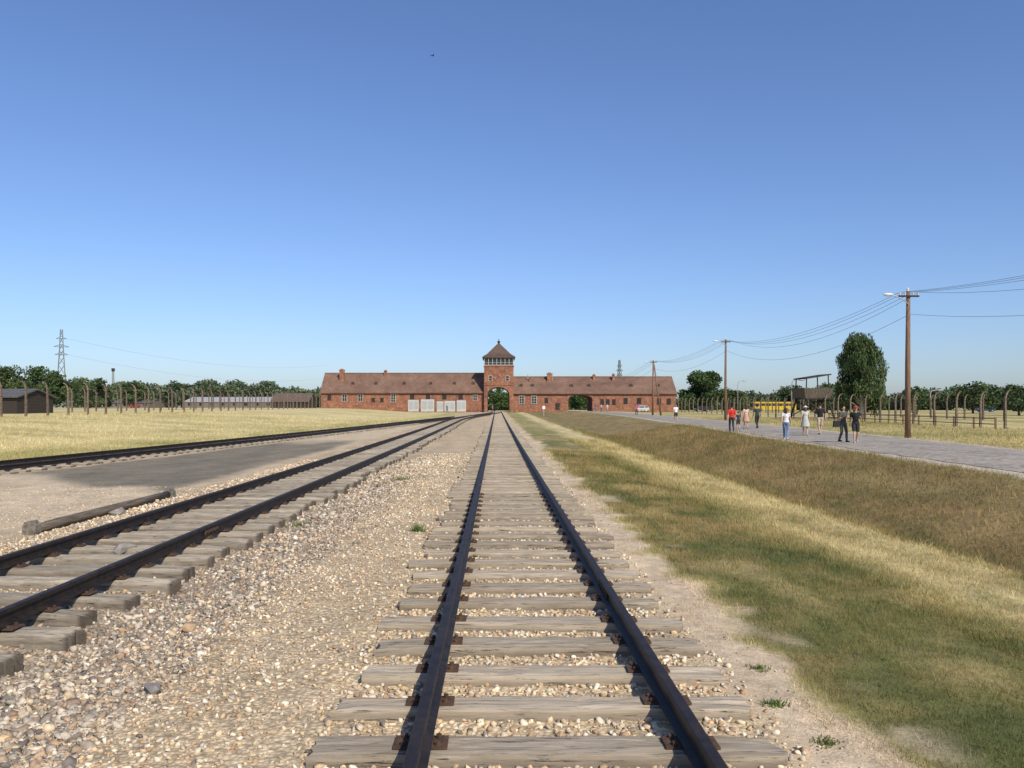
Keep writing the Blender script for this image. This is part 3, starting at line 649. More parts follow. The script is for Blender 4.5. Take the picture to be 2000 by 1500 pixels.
for k, (a, b, t, lab) in enumerate(((797, 818, 781, 'leftmost pale display board before the left brick wing'), (822, 848, 780, 'widest pale display board, second from the left'), (853, 866, 784, 'narrowest pale display board, in the middle of the row'), (868, 889, 783, 'second pale display board from the right'), (892, 910, 782, 'rightmost pale display board, nearest the tower'))):
    d = 193 + k * .8; x0, x1 = PX(a, d), PX(b, d); zc = H((x0 + x1) / 2, d); zt = PZ(t, d); t_ = thing('display_board', lab, 'display board', ((x0 + x1) / 2, d, zc), R(-4 + 3 * k), 'display boards before the gatehouse')
    w = x1 - x0; hh = zt - zc; mb = MB(); mb.box((0, 0, hh / 2 + .1), (w, .12, hh - .2)); bd = mb.build('board', M['board'], t_)
    mb = MB()
    for c in range(2): mb.box(((c - .5) * w * .46, -.065, hh * .55), (w * .38, .02, hh * .6))
    mb.build('printed_panel', M['print'], bd)
    for s_ in (-1, 1): mb = MB(); mb.box((s_ * w * .4, 0, .06), (.12, .5, .12)); mb.build('foot', M['metal'], t_)
sg = thing('notice_sign', 'small white notice on a post near the arch of the right wing', 'sign', (PX(1062, 150), 150, H(PX(1062, 150), 150)))
mb = MB(); mb.box((0, 0, .8), (.09, .09, 1.6)); mb.build('post', M['metal'], sg); mb = MB(); mb.box((0, -.06, 1.6), (.5, .04, .6)); mb.build('panel', M['white'], sg)

# ------------------------------------------------------------------ fences
def fence_post_mesh(sgn):
    mb = MB(); pts = [(0, 0, -.3), (0, 0, 1.2), (0, 0, 2.4), (.03 * sgn, 0, 2.68), (.10 * sgn, 0, 2.92), (.21 * sgn, 0, 3.11), (.36 * sgn, 0, 3.22), (.46 * sgn, 0, 3.22)]
    mb.tube(pts, [.13, .115, .095, .09, .085, .078, .07, .06], 4, math.pi / 4)
    for z in np.linspace(.35, 2.6, 9): mb.box((-.095 * sgn, 0, z), (.07, .05, .06))
    o = mb.build('fence_post', M['concrete']); me = o.data; bpy.data.objects.remove(o); return me
def fence(label, x, ys_, sgn):
    root = thing('barbed_wire_fence', label, 'fence', (x, ys_[0], 0)); me = fence_post_mesh(sgn)
    for yy in ys_:
        p = bpy.data.objects.new('concrete_post', me); COL.objects.link(p); p.parent = root; xx = x + random.uniform(-.12, .12); p.location = (xx - x, yy - ys_[0], H(x, yy)); p.rotation_euler = (random.uniform(-.02, .02), random.uniform(-.015, .015), random.uniform(-.06, .06)); p.scale = (1, 1, random.uniform(.97, 1.03))
    for z in (.35, .63, .91, 1.2, 1.48, 1.76, 2.04, 2.32, 2.6, 3.18):
        mb = MB(); off = -.13 * sgn if z < 3 else .4 * sgn
        mb.tube([(off, yy - ys_[0], H(x, yy) + z) for yy in ys_], .007, 4); mb.build('barbed_wire', M['wire'], root)
fence('left concrete post barbed wire fence along the yellow field', -41.5, list(np.arange(61.5, 198, 3.62)), -1)
fence('right concrete post barbed wire fence beyond the cobbled road', 42.6, list(np.arange(64.8, 198, 3.75)), 1)
fence('farther barbed wire fence standing behind the right fence', 62.0, list(np.arange(96, 240, 4.2)), 1)
fence('farther barbed wire fence standing behind the left fence', -58.0, list(np.arange(112, 245, 3.3)), -1)
wf = thing('rail_fence', 'low wooden rail fence before the right concrete posts', 'fence', (40.2, 66, 0))
for i, yy in enumerate(np.arange(66, 100, 3.0)):
    mb = MB(); mb.box((0, yy - 66, H(40.2, yy) + .45), (.12, .12, 1.1)); mb.build('post', M['polewood'], wf)
for z in (.45, .9): mb = MB(); mb.tube([(-.1, yy - 66, H(40.2, yy) + z) for yy in np.arange(66, 100, 3.0)], .045, 6); mb.build('rail', M['polewood'], wf)

# ------------------------------------------------------------------ poles and wires
def pole(label, x, y, top, lamp=True, frame=False):
    z0 = H(x, y); hh = top - z0; t = thing('utility_pole', label, 'utility pole', (x, y, z0), 0, 'utility poles along the cobbled road')
    mb = MB()
    if frame:
        mb.tube([(-.1, 0, -.3), (0, 0, hh)], [.16, .11], 10); mb.build('pole', M['polewood'], t, True); mb = MB(); mb.tube([(1.25, .1, -.3), (.12, .05, hh * .93)], [.15, .1], 10); mb.build('strut', M['polewood'], t, True); mb = MB(); mb.bar((-.08, 0, hh * .38), (.78, 0, hh * .38), .12); mb.build('brace', M['polewood'], t)
    else: mb.tube([(0, 0, -.3), (.0, 0, hh * .5), (.03, 0, hh)], [.155, .135, .10], 12); mb.build('pole', M['polewood'], t, True)
    mb = MB(); mb.bar((-.55, -.12, hh - .28), (.55, -.12, hh - .28), .09); ca = mb.build('crossarm', M['blackwood'], t)
    mb = MB(); mb.tube([(0, 0, hh - .02), (0, 0, hh + .14), (0, 0, hh + .2)], [.06, .07, .03], 8); mb.build('insulator', M['porcelain'], ca)
    for xx in (-.5, -.22, .22, .5): mb = MB(); mb.tube([(xx, -.12, hh - .24), (xx, -.12, hh - .1), (xx, -.12, hh - .06)], [.035, .05, .02], 8); mb.build('insulator', M['porcelain'], ca)
    if lamp:
        mb = MB(); mb.tube([(0, -.1, hh - .75), (-.25, -.15, hh - .5), (-.8, -.2, hh - .28), (-1.0, -.2, hh - .24)], .028, 8); la = mb.build('lamp_arm', M['metal'], t)
        mb = MB(); mb.sphere((-1.18, -.2, hh - .2), (.28, .12, .075), 12, 8); mb.build('lamp_head', M['white'], la, True); mb = MB(); mb.sphere((-1.2, -.2, hh - .255), (.18, .08, .05), 10, 6); mb.build('lamp_glass', M['lamp'], la, True)
    return [(x + xx, y - .12, top - .07) for xx in (-.5, -.22, .22, .5)] + [(x + .12, y, top - 1.25)]
p0 = pole('tall lamp pole nearest the camera, just outside the right frame edge', 21.8, 4, 7.9)
p1 = pole('tallest lamp pole standing right of the walking group', PX(1773, 45), 45, PZ(569, 45))
p2 = pole('middle lamp pole behind the man in red', PX(1417, 92), 92, PZ(663, 92))
p3 = pole('farthest lamp pole, an A-shaped pair of timbers before the gatehouse', PX(1276, 128), 128, PZ(704, 128), True, True)
ends4 = [(24.5 + i * .3, 206.5, 7.5 + (.2 if i < 4 else 0)) for i in range(5)]
nm = ['first', 'second', 'third', 'fourth', 'lowest']
def wires(A, B, sags, span):
    for i, (a, b) in enumerate(zip(A, B)):
        n = 18; mb = MB(); s = sags[i]
        mb.tube([(a[0] + (b[0] - a[0]) * k / n, a[1] + (b[1] - a[1]) * k / n, a[2] + (b[2] - a[2]) * k / n - s * 4 * (k / n) * (1 - k / n)) for k in range(n + 1)], .010 if span != 'nearest' else .008, 5)
        w = ('lowest' if i == 4 else nm[i] + ' from the left')
        tag(mb.build('overhead_wire', M['wire'], None), {'nearest': 'overhead wire running out of the right frame edge, ', 'middle': 'overhead wire between the tallest and middle poles, ', 'far': 'overhead wire between the middle and A-shaped poles, ', 'end': 'overhead wire from the A-shaped pole to the gatehouse, '}[span] + w, 'wire', 'overhead wires along the road')
wires(p0, p1, [.95, 1.0, 1.05, 1.55, 1.5], 'nearest'); wires(p1, p2, [1.15, 1.28, 1.4, 1.75, 1.7], 'middle'); wires(p2, p3, [.8, .9, 1.0, 1.1, 1.2], 'far'); wires(p3, ends4, [1.0, 1.1, 1.2, 1.3, 1.4], 'end')
def street_lamp(px, d, pt, label, sg_=1):
    x = PX(px, d); z = H(x, d); hh = PZ(pt, d) - z; t = thing('street_lamp', label, 'street lamp', (x, d, z)); mb = MB(); mb.tube([(0, 0, -.2), (0, 0, hh * .85), (.15 * sg_, 0, hh * .96), (.6 * sg_, 0, hh), (1.2 * sg_, 0, hh)], [.1, .08, .07, .06, .05], 8); mb.build('post', M['metal'], t, True); mb = MB(); mb.sphere((1.5 * sg_, 0, hh), (.5, .2, .12)); mb.build('lamp_head', M['metal'], t, True)
street_lamp(1441, 190, 744, 'thin curved street lamp beyond the fence behind the middle pole'); street_lamp(1817, 130, 762, 'thin street lamp beyond the fence, right of the tallest pole'); street_lamp(1546, 120, 742, 'slim dark lamp post left of the wooden guard tower', 1)

# ------------------------------------------------------------------ guard tower
d = 108; x = PX(1586, d); z0 = H(x, d); hb = PZ(779, d) - z0; ht = PZ(758, d) - z0; hr = PZ(731, d) - z0
gt = thing('guard_tower', 'open wooden guard tower with slanting canopy roof beside the right fence', 'guard tower', (x, d, z0), R(8))
for sx in (-1, 1):
    for sy in (-1, 1): mb = MB(); mb.bar((sx * 2.3, sy * 1.8, -.3), (sx * 1.5, sy * 1.2, hb), .18); mb.build('leg', M['blackwood'], gt)
for sy in (-1, 1):
    mb = MB(); mb.bar((-2.1, sy * 1.66, .4), (1.58, sy * 1.26, hb - .2), .1); mb.bar((2.1, sy * 1.64, .4), (-1.58, sy * 1.24, hb - .2), .1); mb.build('cross_brace', M['blackwood'], gt)
mb = MB(); mb.box((0, 0, hb), (3.7, 3.2, .14)); mb.build('platform', M['blackwood'], gt)
mb = MB(); n = 18
for i in range(n):
    u0 = -1 + 2 * i / n + .014; u1 = -1 + 2 * (i + 1) / n - .014; dz = random.uniform(-.06, .06)
    for sy in (-1, 1):
        yb = sy * 1.5; yt = sy * 1.75
        mb.add([(u0 * 1.7, yb, hb + .11), (u1 * 1.7, yb, hb + .11), (u1 * 2.0, yt, ht + dz), (u0 * 2.0, yt, ht + dz), (u0 * 1.7, yb + .05, hb + .11), (u1 * 1.7, yb + .05, hb + .11), (u1 * 2.0, yt + .05, ht + dz), (u0 * 2.0, yt + .05, ht + dz)], [(0, 1, 2, 3), (7, 6, 5, 4), (0, 4, 5, 1), (1, 5, 6, 2), (2, 6, 7, 3), (3, 7, 4, 0)])
for sx in (-1, 1): mb.add([(sx * 1.7, -1.5, hb + .11), (sx * 1.7, 1.5, hb + .11), (sx * 2.0, 1.75, ht), (sx * 2.0, -1.75, ht), (sx * 1.75, -1.5, hb + .11), (sx * 1.75, 1.5, hb + .11), (sx * 2.05, 1.75, ht), (sx * 2.05, -1.75, ht)], [(0, 1, 2, 3), (7, 6, 5, 4), (0, 4, 5, 1), (1, 5, 6, 2), (2, 6, 7, 3), (3, 7, 4, 0)])
mb.build('parapet', M['plank'], gt)
for sx in (-1, 1):
    for sy in (-1, 1): mb = MB(); mb.bar((sx * 1.6, sy * 1.35, hb), (sx * 1.5, sy * 1.35, hr - .30 + sx * .2), .11); mb.build('post', M['blackwood'], gt)
mb = MB(); mb.prism([(-1.75, hr - .70), (1.8, hr - .14), (1.85, hr + .02), (-1.8, hr - .54)], -1.6, 1.6); mb.build('canopy_roof', M['blackwood'], gt)

# ------------------------------------------------------------------ other buildings
def barrack(label, x0, x1, y0, dep, zb, ze, zr, wallm, roofm, nwin, name='barrack', winmat='glass'):
    t = thing(name, label, 'building', ((x0 + x1) / 2, y0, zb)); L = x1 - x0; e = ze - zb; r_ = zr - zb
    mb = MB(); mb.prism_x([(0, -.5), (0, e), (dep / 2, r_ - .1), (dep, e), (dep, -.5)], -L / 2, L / 2); w = mb.build('wall', wallm, t)
    k = (r_ - e) / (dep / 2); mb = MB(); mb.prism_x([(-.4, e - .4 * k), (dep / 2, r_), (dep + .4, e - .4 * k), (dep + .4, e - .4 * k + .15), (dep / 2, r_ + .15), (-.4, e - .4 * k + .15)], -L / 2 - .3, L / 2 + .3); mb.build('roof', roofm, t)
    for i in range(nwin):
        xx = -L / 2 + L * (i + .5) / nwin; mb = MB(); hh = min(1.0, e * .4)
        for sx in (-.6, .6): mb.box((xx + sx, -.03, e * .6), (.1, .1, hh + .1))
        for sz in (-1, 1): mb.box((xx, -.032, e * .6 + sz * hh / 2), (1.1, .1, .1))
        wn = mb.build('window', M['blackwood'], w); mb = MB(); mb.box((xx, -.005, e * .6), (1.15, .03, hh)); mb.build('pane', M[winmat], wn)
    return t
barrack('long dark timber barrack behind the fence at the left edge', -95, PX(104, 99.5), 92, 7.5, .9, PZ(775, 92), PZ(762, 97), M['blackwood'], M['feltroof'], 9)
barrack('dark barrack with brown roof just left of the gatehouse', PX(548, 250), PX(617, 250), 240, 10, 1.5, PZ(784, 240), PZ(769, 245), M['blackwood'], M['brownroof'], 5)
barrack('long low shed with pale grey sloping roof beyond the left fence', PX(395, 345), PX(560, 345), 325, 20, 1.5, PZ(785, 325), PZ(776, 335), M['shedwall'], M['shedwhite'], 8, 'shed')
barrack('smaller grey roofed shed behind the left fence posts', PX(250, 344), PX(320, 344), 330, 14, 1.5, PZ(787, 330), PZ(780, 337), M['shedwall'], M['feltroof'], 4, 'shed')

# ------------------------------------------------------------------ pylons, chimney
def pylon(label, px, d, pt, w0=.11):
    x = PX(px, d); z = 0.8; hh = PZ(pt, d) - z; t = thing('electricity_pylon', label, 'pylon', (x, d, z), R(25)); mb = MB(); b = hh * w0
    lv = [0, .16, .3, .43, .55, .65, .74, .82, .9, 1.0]; wd = lambda f: b * (1 - f) ** 1.2 * .5 + hh * .012
    th = max(.08, d * .00042)
    for sx in (-1, 1):
        for sy in (-1, 1): mb.tube([(sx * wd(f), sy * wd(f), f * hh) for f in lv], th, 4)
    for a, c in zip(lv[:-1], lv[1:]):
        for sy in (-1, 1):
            mb.tube([(-wd(a), sy * wd(a), a * hh), (wd(c), sy * wd(c), c * hh)], th * .6, 4); mb.tube([(wd(a), sy * wd(a), a * hh), (-wd(c), sy * wd(c), c * hh)], th * .6, 4)
            mb.tube([(sy * wd(a), -wd(a), a * hh), (sy * wd(c), wd(c), c * hh)], th * .6, 4)
    mb.build('lattice_mast', M['pylon'], t)
    for f, l in ((.68, .075), (.78, .085), (.88, .06)):
        mb = MB(); mb.tube([(-l * hh, 0, f * hh), (0, 0, f * hh + hh * .03), (l * hh, 0, f * hh)], th * .8, 4); mb.tube([(-l * hh, 0, f * hh), (l * hh, 0, f * hh)], th * .8, 4); mb.build('crossarm', M['pylon'], t)
    return x, z, hh
q1 = pylon('tall lattice electricity pylon above the trees at far left', 120, 520, 643); q2 = pylon('distant lattice pylon behind the right wing roof', 1210, 900, 703, .14)
for i, f in enumerate((.68, .88)):
    mb = MB(); a = Vector((q1[0] + 4, 520, q1[1] + q1[2] * f)); b = Vector((PX(640, 900), 900, 34 + i * 14)); n = 20
    mb.tube([tuple(a.lerp(b, k / n) - Vector((0, 0, 9 * 4 * (k / n) * (1 - k / n)))) for k in range(n + 1)], .045, 4); tag(mb.build('transmission_line', M['farwire']), ('lower' if i == 0 else 'upper') + ' power line running right from the left pylon', 'power line', 'far transmission lines')
ch = thing('factory_chimney', 'slim dark chimney above the left tree line', 'chimney', (PX(221, 480), 480, 1)); mb = MB(); hh = PZ(720, 480) - 1; mb.tube([(0, 0, 0), (0, 0, hh)], [.9, .55], 12); st = mb.build('stack', M['pylon'], ch, True); mb = MB(); mb.tube([(0, 0, hh - 1.5), (0, 0, hh - 1.2), (0, 0, hh + .2)], [.9, .95, .95], 12); mb.build('rim', M['blackwood'], st)

# ------------------------------------------------------------------ trees
def leaves(name, clumps, n, size, parent, seed, base=(.055, .085, .028), droop=0, kind=None):
    rr = np.random.default_rng(seed); V = []; C_ = []
    for c in clumps:
        k = max(6, int(n * (c[3] * c[4] * c[5]) ** (1 / 1.6) / 3)); dirs = rr.normal(size=(k, 3)); dirs /= np.linalg.norm(dirs, axis=1)[:, None]
        p = dirs * (rr.random((k, 1)) ** .45) * np.array(c[3:6]) + np.array(c[:3])
        u = rr.normal(size=(k, 3)); u /= np.linalg.norm(u, axis=1)[:, None]; w = rr.normal(size=(k, 3)); w -= u * (u * w).sum(1)[:, None]; w /= np.linalg.norm(w, axis=1)[:, None]
        if droop: w = w * .75; u = u * np.array([.5, .5, 1]); u[:, 2] -= droop
        s = size * rr.uniform(.6, 1.3, (k, 1)); V.append(np.stack([p - u * s - w * s * .2, p + w * s * .6, p + u * s + w * s * .1, p - w * s * .6], 1))
        tone = rr.uniform(.65, 1.4); cc = np.array(base) * tone * rr.uniform(.6, 1.5, (k, 1)) * (1 + rr.uniform(-.12, .12, (k, 3))); C_.append(np.repeat(cc[:, None], 4, 1))
    V = np.concatenate(V).reshape(-1, 3); C_ = np.concatenate(C_).reshape(-1, 3)
    return mesh_np(name, V, np.arange(len(V)).reshape(-1, 4), M['leaf'], parent, col=np.clip(C_, .005, .5))
def tree(label, x, y, hh, wd, seed, kind='round', base=(.055, .085, .028), leaf=.3, dens=70, group=None, cat='tree', bark='bark', nclump=26):
    rr = random.Random(seed); t = thing('deciduous_tree' if kind != 'weep' else 'birch_tree', label, cat, (x, y, H(x, y) - .05), 0, group)
    mb = MB(); tr = hh * .022 + .05; mb.tube([(0, 0, -.2), (.05 * hh * .1, 0, hh * .2), (-.01 * hh, .01 * hh, hh * .5), (.01 * hh, 0, hh * .85)], [tr * 1.3, tr, tr * .65, tr * .15], 9)
    cl = []
    for i in range(nclump):
        f = rr.random()
        if kind == 'weep': z = hh * (.14 + .80 * f); env = wd * .5 * np.interp(f, [0, .15, .45, .7, .9, 1], [.85, 1.0, 1.0, .82, .5, .2])
        else: z = hh * (.22 + .68 * f); env = wd * .5 * math.sqrt(max(.05, 1 - ((f - .42) / .62) ** 2))
        a = rr.uniform(0, 6.283); q = env * math.sqrt(rr.random()) * .9; cx, cy = q * math.cos(a), q * math.sin(a); s = wd * (rr.uniform(.11, .2) if kind != 'weep' else rr.uniform(.075, .16))
        cl.append((cx, cy, z, s, s, s * (.75 if kind != 'weep' else 1.35)))
        if i % 3 == 0: zb_ = z * rr.uniform(.45, .7); mb.tube([(0, 0, zb_), (cx * .5, cy * .5, zb_ + (z - zb_) * .6), (cx, cy, z)], [tr * .45, tr * .28, tr * .08], 5)
    mb.build('trunk', M[bark], t, True); leaves('crown', cl, dens, leaf, t, seed, base, .6 if kind == 'weep' else 0); return t
tree('tall drooping birch standing beyond the right fence', PX(1682, 112), 112, PZ(655, 112) - H(47, 112), 7.2, 3, 'weep', (.075, .11, .042), .18, 1150, bark='birchbark', nclump=120)
tree('dense round dark tree right of the gatehouse', PX(1375, 240), 240, PZ(726, 240) - .5, 13, 5, 'round', (.048, .078, .027), .38, 190, nclump=44)
tree('smaller bushy tree left of the dense round tree', PX(1345, 235), 235, 5.2, 6, 6, 'round', (.055, .085, .03), .35, 120)
tree('low wide bush right of the dense round tree', PX(1432, 250), 250, 6.2, 10, 26, 'round', (.058, .09, .032), .38, 150, nclump=34)
tree('broad leafy tree above the dark barrack at far left', PX(88, 200), 200, PZ(722, 200) - .9, 12.5, 8, 'round', (.058, .092, .033), .35, 190, nclump=34)
tree('wide low tree at the left frame edge', PX(8, 200), 200, PZ(724, 200) - .9, 13, 9, 'round', (.065, .097, .035), .35, 170, nclump=34)
tree('medium green tree right of the left pylon', PX(176, 240), 240, PZ(738, 240) - .9, 13, 10, 'round', (.07, .102, .04), .4, 150, nclump=30)
tree('round tree at the left tree line right of the chimney', PX(262, 290), 290, PZ(746, 290) - .9, 12, 11, 'round', (.07, .10, .042), .45, 130)
tree('leafy tree beside the tallest pole behind the fence', PX(1790, 150), 150, PZ(757, 150) - .2, 6.5, 12, 'round', (.06, .09, .03), .28, 150)
tree('wide bushy tree near the right frame edge beyond the fence', PX(1900, 170), 170, PZ(748, 170) - .2, 9.5, 13, 'round', (.058, .085, .03), .3, 170, nclump=32)
tree('dark tree cut by the right frame edge', PX(1990, 140), 140, PZ(752, 140) - .2, 7.5, 14, 'round', (.05, .08, .028), .28, 170, nclump=30)
tree('leafy tree behind the guard tower', PX(1615, 180), 180, PZ(752, 180) - .2, 8, 15, 'round', (.052, .08, .028), .3, 150)
tree('rounded tree between the yellow bus and guard tower', PX(1548, 290), 290, PZ(757, 290) - .2, 13, 16, 'round', (.06, .09, .035), .42, 120)
tree('green tree seen through the tower arch', PX(966, 262), 262, 8.5, 9, 17, 'round', (.06, .10, .03), .35, 150); tree('second green tree seen through the tower arch, farther right', PX(990, 285), 285, 7.5, 9, 18, 'round', (.065, .10, .03), .35, 150); tree('green tree seen through the lower arch of the right wing', PX(1133, 275), 275, 6.5, 12, 19, 'round', (.06, .10, .03), .35, 130)
def woodland(label, pxa, pxb, d, tops, seed, n, base):
    rr = random.Random(seed); cl = []
    for i in range(n):
        f = rr.random(); px = pxa + (pxb - pxa) * f; dd = d + rr.uniform(-12, 25); x = PX(px, dd)
        tp = np.interp(px, [q[0] for q in tops], [q[1] for q in tops]) + rr.uniform(-2, 9) + 5 * math.sin(px * .11 + seed); zt = PZ(tp, dd); s = rr.uniform(2.0, 4.0) * dd / 300; zz = max(1.0, zt - s * .8) * (1 if rr.random() < .6 else rr.uniform(.35, .9)); cl.append((x, dd, max(zz, 1.5), s * 1.3, s, s * .8))
    tag(leaves('woodland', cl, 46, .55 * d / 300, None, seed, base), label, 'woodland', kind='stuff')
woodland('distant green wood lining the horizon left of the gatehouse', -40, 626, 365, [(0, 744), (150, 748), (300, 751), (360, 746), (520, 746), (560, 755), (626, 760)], 4, 330, (.09, .12, .065))  # leaf colour lightened: distance haze is put into the base colour
woodland('distant green wood lining the horizon right of the gatehouse', 1322, 2040, 330, [(1322, 772), (1400, 762), (1480, 763), (1600, 765), (1750, 768), (1860, 757), (1960, 752), (2040, 755)], 6, 330, (.072, .102, .05))  # paler leaf base, again with the distance haze painted in
woodland('low green hedge behind the gatehouse arches', 930, 1200, 320, [(930, 775), (1200, 778)], 9, 110, (.06, .095, .035))

# ------------------------------------------------------------------ vehicles
def wheels(t, xs_, w, r):
    for xx in xs_:
        for sy in (-1, 1):
            mb = MB(); mb.tube([(xx, sy * w - .11, r), (xx, sy * w + .11, r)], r, 16); wh = mb.build('wheel', M['tyre'], t); mb = MB(); mb.tube([(xx, sy * (w + .06) - .06, r), (xx, sy * (w + .06) + .06, r)], r * .6, 12); mb.build('rim', M['metal'], wh)
def car(label, x, y, rz, paint):
    t = thing('parked_car', label, 'car', (x, y, H(x, y)), rz)
    body = [(-2.1, .3), (-2.15, .75), (-2.0, .95), (-1.2, 1.0), (2.0, 1.02), (2.1, .8), (2.1, .3)]
    mb = MB(); mb.prism(body, -.85, .85); mb.build('body', paint, t)
    mb = MB(); mb.prism([(-1.2, 1.0), (-.45, 1.48), (1.2, 1.5), (1.95, 1.02)], -.74, .74); cb = mb.build('cabin', paint, t)
    zl, zh = 1.06, 1.42
    for sy in (-1, 1):
        for o_ in ([(-.95, zl), (-.4, zh), (.3, zh), (.35, zl)], [(.45, zl), (.45, zh), (1.15, zh), (1.35, zl)]):
            mb = MB(); mb.prism(o_, sy * .745 - .01, sy * .745 + .01); mb.build('window', M['glass'], cb)
    xw0, xw1 = -1.13, -.50; mb = MB(); mb.add([(xw0, -.66, zl), (xw0, .66, zl), (xw1, .62, zh), (xw1, -.62, zh), (xw0 - .03, -.66, zl), (xw0 - .03, .66, zl), (xw1 - .03, .62, zh), (xw1 - .03, -.62, zh)], [(0, 1, 2, 3), (7, 6, 5, 4), (0, 4, 5, 1), (1, 5, 6, 2), (2, 6, 7, 3), (3, 7, 4, 0)]); mb.build('windscreen', M['glass'], cb)
    for sy in (-1, 1): mb = MB(); mb.sphere((-2.08, sy * .6, .75), (.1, .16, .09)); mb.build('headlight', M['lamp'], t); mb = MB(); mb.box((2.1, sy * .68, .85), (.06, .16, .16)); mb.build('tail_light', M['tail'], t)
    wheels(t, (-1.35, 1.3), .78, .31); return t
car('white car parked before the right wing near the A-shaped pole', PX(1256, 192), 192, R(62), M['carwhite'])
car('dark car parked beyond the right fence near the gatehouse', PX(1372, 220), 220, R(5), M['cardark'])
car('small dark blue car far beyond the fence near the right frame edge', PX(1925, 210), 210, R(-8), M['carblue'])
car('red car far behind the left fence posts', PX(262, 310), 310, R(3), M['carred'])
bt = thing('coach', 'long low yellow coach parked beyond the right fence', 'bus', (PX(1510, 255), 255, PZ(803, 255)), R(3)); bt.scale = (1.22, 1, .94)
mb = MB(); mb.prism([(-5.6, .35), (-5.65, 1.2), (-5.5, 2.9), (-5.2, 3.1), (5.4, 3.1), (5.6, 2.9), (5.6, .35)], -1.2, 1.2); bb = mb.build('body', M['yellow'], bt)
for i in range(7):
    for sy in (-1, 1): mb = MB(); mb.box((-4.7 + i * 1.53, sy * 1.205, 2.15), (1.4, .03, .85)); mb.build('window', M['glass'], bb)
mb = MB(); mb.box((-5.62, 0, 2.0), (.05, 2.1, 1.3)); mb.build('windscreen', M['glass'], bb)
wheels(bt, (-3.6, 3.2), 1.1, .48)

